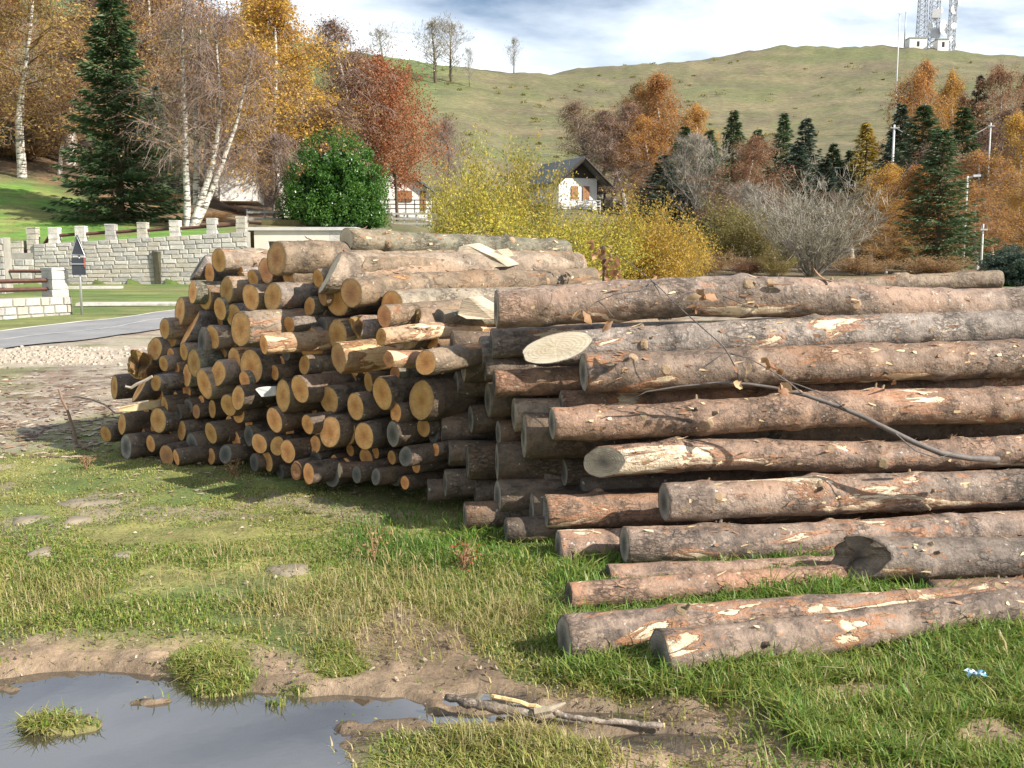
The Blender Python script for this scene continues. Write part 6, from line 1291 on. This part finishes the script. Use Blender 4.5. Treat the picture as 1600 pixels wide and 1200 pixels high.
herbs('ground_herbs', 150000, lambda z_: np.clip(sstep(660, 800, z_['py']) * (.25 + .9 * sstep(.42, .6, z_['n1'])) * (1 - .93 * z_['mud']) * (z_['water'] < -.1), 0, 1), .0095, [(.05, .12, .025), (.10, .19, .035), (.17, .24, .05), (.30, .26, .09), (.36, .24, .12)], 'low clover and herb leaves matted among the grass', 31)
herbs('mud_clods', 26000, lambda z_: np.clip(z_['mud'] * (.15 + sstep(.5, .62, z_['n1'])) * (z_['water'] < -.06), 0, 1), .008, [(.10, .07, .045), (.20, .14, .09), (.30, .22, .14)], 'little clods and crumbs of mud round the puddles', 32)
# ------------------------------------------------------------------ bark litter, chips, leaves
def litter(name, n, fn, size, mats, label, cat, seed, flat=.25):
    rn = random.Random(seed); V = []; Fc = []; pts = []
    while len(pts) < n:
        px, py = fn(rn); g = G(px, py, 6)
        if g.y > 1: pts.append((g.x, g.y))
    zs = H(np.array([p[0] for p in pts]), np.array([p[1] for p in pts])); mi = []
    for (x, y), z in zip(pts, zs):
        s = size * rn.uniform(.3, 1.3) * (.7 + .05 * y); a = rn.uniform(0, 6.28); asp = rn.uniform(.18, .5); n0 = len(V); c_, s_2 = math.cos(a), math.sin(a)
        for u, v, h_ in ((-.5, -.5, 0), (.5, -.4, rn.uniform(0, .25)), (.45, .5, rn.uniform(0, .3)), (-.5, .45, rn.uniform(0, .15)), (0, 0, rn.uniform(.1, .4))):
            uu, vv = u * s, v * s * asp; V.append((x + uu * c_ - vv * s_2, y + uu * s_2 + vv * c_, z + .006 + h_ * s * flat * 1.6))
        Fc += [(n0, n0 + 1, n0 + 4), (n0 + 1, n0 + 2, n0 + 4), (n0 + 2, n0 + 3, n0 + 4), (n0 + 3, n0, n0 + 4)]; mi += [rn.randrange(len(mats))] * 4
    me_ = pmesh(name, V, Fc); [me_.materials.append(m_) for m_ in mats]; me_.polygons.foreach_set('material_index', mi); o = link(name, me_); return tag(o, label, cat, kind='stuff')
chipm = [plain('chip_%d' % k, tuple(np.array(c_) * .8), .85, .3, 12) for k, c_ in enumerate([(.30, .19, .13), (.22, .13, .085), (.42, .33, .24), (.52, .43, .32), (.16, .10, .07)])]
litter('bark_litter', 1700, lambda rn: (rn.uniform(-120, 300), min(715, max(575, rn.gauss(648, 36)))), .075, chipm, 'strewn bark and wood chips on the dirt left of the piles', 'bark litter', 3)
litter('bark_litter', 420, lambda rn: (rn.uniform(150, 700), 700 + (rn.random() ** 2) * 60 + 20), .045, chipm, 'bark bits along the foot of the left pile', 'bark litter', 4)
litter('leaf_litter', 700, lambda rn: (rn.uniform(0, 900), rn.uniform(720, 1060)), .024, chipm[:4], 'small dead leaves and twigs scattered in the grass', 'leaf litter', 5, 1)
litter('leaf_litter', 300, lambda rn: (rn.uniform(400, 1500), rn.uniform(960, 1190)), .018, chipm[:4], 'bits of bark and leaf lying on the near mud', 'leaf litter', 6, 1)
lst_ = plain('flat_stone', (.24, .20, .14), .9, .25, 6)
for k, (px, py, w_, dp, hh, lb) in enumerate(((45, 812, 60, .14, .02, 'flat pale stone sunk in the grass at the left edge'), (120, 814, 46, .10, .02, 'flat pale stone right of the left edge stone'), (140, 787, 110, .12, .015, 'long flat stone strip at the left, farthest of the sunk stones'), (66, 866, 42, .10, .025, 'small flat stone nearest at the left side'), (192, 868, 38, .08, .02, 'small pale stone among short grass, right of the others'), (450, 896, 70, .10, .004, 'low rounded tan rock rising from the middle of the grass'))):
    g = G(px, py); w2 = w_ * g.y / F; z = H(g.x, g.y); rr = random.Random(k); n = 18; V = [(0, 0, hh)]; Fc = []
    for f, hz_ in ((.45, hh * .95), (.8, hh * .6), (1.05, -.03)):
        for i_ in range(n): a = 6.283 * i_ / n; q_ = f * (1 + .16 * math.sin(a * 3 + k) + rr.uniform(-.05, .05)); V.append((math.cos(a) * q_ * w2 / 2, math.sin(a) * q_ * dp, hz_ + rr.uniform(-.004, .004)))
    for i_ in range(n):
        Fc.append((0, 1 + i_, 1 + (i_ + 1) % n)); Fc += [(1 + q_ * n + i_, 1 + (q_ + 1) * n + i_, 1 + (q_ + 1) * n + (i_ + 1) % n, 1 + q_ * n + (i_ + 1) % n) for q_ in range(2)]
    o = link('stone', pmesh('stone', V, Fc, lst_, True)); o.location = (g.x, g.y, z); tag(o, lb, 'stone')
# ------------------------------------------------------------------ sticks
stk = bark_mat('stick_bark', (.18, .14, .11), (.34, .27, .21), (.46, .38, .30), thr=.66, flake=60, crack=.4); pale = plain('stick_pale', (.62, .44, .22), .8, .25, 20); greyk = plain('twig_bark', (.13, .11, .10), .7, .3, 20)
def gp_(px, py, dz=0, Yo=0): g = G(px, py); return Vector((g.x, g.y + Yo, H(g.x, g.y) + dz))
def wav(pts, rr, j=.004, n=5):
    out = []
    for a, b in zip(pts[:-1], pts[1:]):
        for k in range(n): out.append(a.lerp(b, k / n) + Vector([rr.uniform(-j, j) for _ in range(3)]))
    return out + [pts[-1]]
rr = random.Random(4); base = gp_(700, 1088); st = empty('fallen_stick', (0, 0, 0), 0, 'broken knobbly branch lying in the mud beside the puddle', 'branch'); st.location = base
def lo(v): return v - base
a_ = wav([lo(P(697, 1088, 3.520)), lo(P(740, 1100, 3.480)), lo(P(790, 1108, 3.460)), lo(P(840, 1116, 3.440)), lo(P(872, 1117, 3.440))], rr); MB().tube(a_, [.012 + .010 * math.sin(min(3.1, k * .16)) + rr.uniform(-.002, .003) for k in range(len(a_))], 8).build('stem', stk, st, True)
b_ = wav([lo(P(862, 1114, 3.440)), lo(P(905, 1122, 3.410)), lo(P(960, 1128, 3.390)), lo(P(1036, 1134, 3.370))], rr); MB().tube(b_, [.013 - .0003 * k + rr.uniform(-.001, .002) for k in range(len(b_))], 8).build('stem', stk, st, True)
c_ = wav([lo(P(768, 1088, 3.470)), lo(P(800, 1095, 3.450)), lo(P(860, 1110, 3.430))], rr); MB().tube(c_, .008, 6).build('peeled_splinter', pale, st)
d_ = [lo(P(835, 1112, 3.430)), lo(P(860, 1108, 3.430)), lo(P(884, 1098, 3.440))]; MB().tube(d_, [.018, .014, .004], 6).build('broken_stub', plain('stub', (.36, .30, .22), .85, .3, 20), st)
MB().tube([b_[-1], b_[-1] + Vector((.006, 0, 0))], .011, 8).build('cut_tip', pale, st)
MB().tube([lo(P(752, 1104, 3.470)), lo(P(748, 1092, 3.470))], [.006, .003], 5).build('twig', stk, st)
# slanting stick at left
sb, stp = gp_(121, 697, -.05), None; Ys = sb.y
s2 = empty('standing_stick', sb, 0, 'thin forked stick leaning upright in the ground left of the piles', 'stick')
q_ = [Vector((0, 0, 0))] + [P(px, py, Ys) - sb for px, py in ((114, 668), (105, 640), (97, 625), (92, 608))]; MB().tube(q_, [.016, .014, .012, .012, .011], 7).build('stem', plain('stick_brown', (.22, .15, .11), .85, .3, 20), s2)
q_ = [P(px, py, Ys - .0) - sb for px, py in ((97, 621), (120, 620), (145, 625), (165, 633), (180, 646), (190, 646))]; MB().tube(q_, [.008, .008, .008, .007, .006, .005], 6).build('side_twig', plain('stick_tan', (.32, .24, .18), .85, .3, 20), s2)
# small grey twig across the flank
tw = [P(px, py, 8.05) for px, py in ((196, 604), (205, 606), (214, 600), (226, 595), (238, 588))]; o = MB().tube(tw, [.010, .013, .014, .014, .012], 6).build('broken_twig', plain('twig_pale', (.36, .30, .24), .85, .3, 20)); tag(o, 'short pale curved twig jutting from the left flank of the pile', 'twig')
# ------------------------------------------------------------------ leafy branch on the right pile
br = empty('branch', P(1560, 718, 5.42), 0, 'thin bare grey branch with a few dead leaves lying across the right pile', 'branch'); ob = P(1560, 718, 5.42)
def bq(pts): return [P(*p) - ob for p in pts]
rr = random.Random(8); main = bq([(1560, 718, 5.40), (1515, 716, 5.36), (1470, 708, 5.33), (1430, 692, 5.33), (1390, 672, 5.36), (1350, 652, 5.40), (1310, 635, 5.42), (1260, 618, 5.46), (1210, 606, 5.50), (1170, 600, 5.52), (1120, 598, 5.52), (1060, 604, 5.52), (1010, 612, 5.52), (990, 622, 5.52)])
MB().tube(main, [.017, .016, .016, .015, .014, .013, .012, .011, .009, .008, .006, .005, .004, .003], 8).build('stem', greyk, br, True)
tws = [
 [(1258, 617, 5.46), (1230, 596, 5.44), (1205, 578, 5.43), (1175, 562, 5.45), (1140, 551, 5.5), (1100, 552, 5.55)],
 [(1330, 645, 5.41), (1300, 622, 5.38), (1250, 602, 5.40), (1215, 592, 5.42)],
 [(1155, 598, 5.52), (1150, 575, 5.45), (1130, 540, 5.4), (1090, 505, 5.45), (1055, 475, 5.5), (1018, 438, 5.6), (990, 415, 5.7), (955, 390, 5.9)],
 [(1050, 472, 5.5), (1075, 458, 5.5), (1105, 456, 5.5)], [(1018, 440, 5.6), (1000, 455, 5.55), (960, 459, 5.55), (935, 470, 5.55), (918, 482, 5.55)], [(935, 470, 5.55), (950, 484, 5.5), (960, 496, 5.5)],
 [(1020, 440, 5.6), (1030, 455, 5.55), (1033, 465, 5.5)], [(1098, 575, 5.5), (1130, 552, 5.5), (1180, 560, 5.48)], [(1130, 462, 5.55), (1160, 475, 5.5), (1185, 482, 5.5)],
 [(1400, 678, 5.34), (1430, 705, 5.3), (1465, 716, 5.28), (1490, 708, 5.3)]]
for tt in tws: q_ = bq(tt); MB().tube(wav(q_, rr, .003, 2), [.005 - .0032 * k / (2 * len(q_) - 2) for k in range(2 * len(q_) - 1)], 5).build('twig', greyk, br)
dl = [leaf_mat('dead_leaf', [(.26, .13, .06), (.40, .22, .11), (.52, .34, .19), (.60, .44, .28)], .3)]
def leaf(par, c_, s, rr, tone=.5, name='leaf'):
    V = []; n = 6; ax = Vector([rr.gauss(0, 1) for _ in range(3)]); ax.z -= .9; ax.normalize(); sd_ = ax.cross(Vector([rr.gauss(0, 1) for _ in range(3)])).normalized(); nr2 = ax.cross(sd_)
    for k in range(n + 1):
        t_ = k / n; w_ = math.sin(math.pi * min(1, t_ * .93 + .05)) * s * .36 * rr.uniform(.7, 1.2); cl = rr.uniform(.5, 1.0) * w_; bend_ = nr2 * (t_ - .4) ** 2 * s * rr.uniform(.4, .9)
        c0 = c_ + ax * t_ * s + bend_; V += [c0 - sd_ * w_ + nr2 * cl, c0, c0 + sd_ * w_ + nr2 * cl * rr.uniform(.5, 1)]
    Fc = [];
    for k in range(n): o_ = 3 * k; Fc += [(o_, o_ + 3, o_ + 4, o_ + 1), (o_ + 1, o_ + 4, o_ + 5, o_ + 2)]
    me_ = pmesh('leaf', V, Fc, dl[0], True); at = me_.attributes.new('tone', 'FLOAT', 'FACE'); at.data.foreach_set('value', [tone] * len(Fc)); return link(name, me_, par)
rr = random.Random(12)
for px, py, Yl, s, n_ in ((913, 484, 5.52, .085, 2), (958, 498, 5.48, .09, 2), (1100, 466, 5.45, .10, 3), (1088, 482, 5.45, .06, 1), (1150, 575, 5.42, .05, 1), (1172, 568, 5.42, .055, 1), (1196, 560, 5.40, .06, 2), (1215, 578, 5.42, .06, 2), (1218, 598, 5.42, .07, 2), (1163, 604, 5.45, .07, 1), (1316, 630, 5.38, .05, 1), (1033, 438, 5.6, .03, 1), (1020, 443, 5.58, .03, 1), (1200, 566, 5.4, .045, 1)):
    for k in range(n_): leaf(br, P(px + rr.uniform(-5, 5), py + rr.uniform(-3, 3), Yl) - ob, s * rr.uniform(.8, 1.2), rr, rr.random())
lc0 = P(952, 398, 8.6); lcl = empty('leaf_cluster', lc0, 0, 'hanging bunch of withered brown leaves between the two piles at the top', 'dead leaves')
for k in range(46):
    t_ = rr.random(); leaf(lcl, Vector((t_ * .17 - .09 + rr.gauss(0, .05), rr.gauss(0, .06), .08 - t_ * .30 + rr.gauss(0, .04))), .075 * rr.uniform(.6, 1.3), rr, rr.random() * .6)
MB().tube([Vector((-.02, .3, -.30)), Vector((-.04, .05, -.05)), Vector((-.05, 0, .08))], .012, 5).build('twig', greyk, lcl)
# loose leaves + slabs of bark lying on the top logs
for k, (px, py, Yl, lb) in enumerate(((1200, 444, 6.15, 'curled bark strip on the long top log, near its middle'), (1010, 443, 6.2, 'curled bark strip on the long top log, left part'), (1300, 440, 6.25, 'dark bark scrap standing up on the long top log'), (1460, 715, 5.5, 'bark strip hanging by the tip of the branch'), (1395, 600, 5.95, 'bark scrap lying on the glossy orange log'))):
    c_ = P(px, py, Yl); V = []; L_ = .14 + .05 * (k % 2)
    for i_ in range(6):
        t_ = i_ / 5; w_ = .014 * math.sin(.5 + 2.2 * t_); V += [(t_ * L_, -w_, .04 * t_ * t_ * (k % 3)), (t_ * L_, w_, .04 * t_ * t_ * (k % 3) + .005)]
    o = link('bark_strip', pmesh('bark_strip', V, [(2 * i_, 2 * i_ + 2, 2 * i_ + 3, 2 * i_ + 1) for i_ in range(5)], flake_mat[0])); o.location = c_; o.rotation_euler = (0, 0, k * 1.1); md = o.modifiers.new('thickness', 'SOLIDIFY'); md.thickness = .005; tag(o, lb, 'bark strip')
# crumpled litter
g = gp_(1524, 1082, .02); rr = random.Random(3); V = []; n = 9
for i_ in range(n):
    for j_ in range(n): V.append(((i_ / (n - 1) - .5) * .07 + rr.uniform(-.006, .006), (j_ / (n - 1) - .5) * .045 + rr.uniform(-.006, .006), rr.uniform(0, .020)))
lt = NT('blue_white_foil'); tcn = lt.n('ShaderNodeTexCoord').outputs['Object']; lt.col(lt.ramp(lt.noise(tcn, 45, 3), [(.42, (.10, .30, .42)), (.5, (.50, .55, .58)), (.62, (.10, .30, .38))])); lt.rough(.35)
o = link('crumpled_wrapper', pmesh('crumpled_wrapper', V, [(i_ * n + j_, (i_ + 1) * n + j_, (i_ + 1) * n + j_ + 1, i_ * n + j_ + 1) for i_ in range(n - 1) for j_ in range(n - 1)], lt.m)); o.location = g + Vector((0, 0, .05)); tag(o, 'crumpled blue and white wrapper lying in the grass at the lower right', 'litter')
# reddish dead plant in front of the pile, a few weed stalks
rr = random.Random(21)
for k, (px, py, h_, lb, cm) in enumerate(((725, 895, .16, 'rusty dead weed plant in the grass before the right pile', 'rust'), (585, 880, .22, 'tall thin dry weed stalks in the grass, left of the rusty weed', 'brown'), (365, 745, .13, 'arched dead stems at the foot of the left pile', 'brown'), (135, 735, .10, 'dry twigs in the grass at the left foot of the pile', 'brown'))):
    g = gp_(px, py); o = empty('weed', g, 0, lb, 'plant'); m = MB()
    for i_ in range(16 if k != 1 else 6):
        a = rr.uniform(0, 6.28); sp_ = rr.uniform(.2, .9) * (.35 if k == 1 else 1.0); pts = [Vector((0, 0, 0)), Vector((math.cos(a) * sp_ * h_ * .4, math.sin(a) * sp_ * h_ * .4, h_ * rr.uniform(.5, .7))), Vector((math.cos(a) * sp_ * h_, math.sin(a) * sp_ * h_, h_ * rr.uniform(.5, 1.1)))]; m.tube(pts, [.003, .0025, .0012], 4)
    m.build('stems', plain('weed_stem', (.30, .19, .10), .9, .3, 10), o)
    rn = np.random.default_rng(k); C_ = np.stack([rn.normal(size=90) * h_ * .32, rn.normal(size=90) * h_ * .32, rn.uniform(.2, 1, 90) * h_], -1); V, Fq = quads_np(C_, .010, rn); link('leaves', np_mesh('leaves', V, 4, Fq.reshape(-1), [lf[cm]], tone=rn.random(90)), o)
tot = sum(len(o.data.polygons) for o in bpy.data.objects if o.type == 'MESH'); print('objects', len(bpy.data.objects), 'faces (with copies)', tot, 'unique', sum(len(m.polygons) for m in bpy.data.meshes))
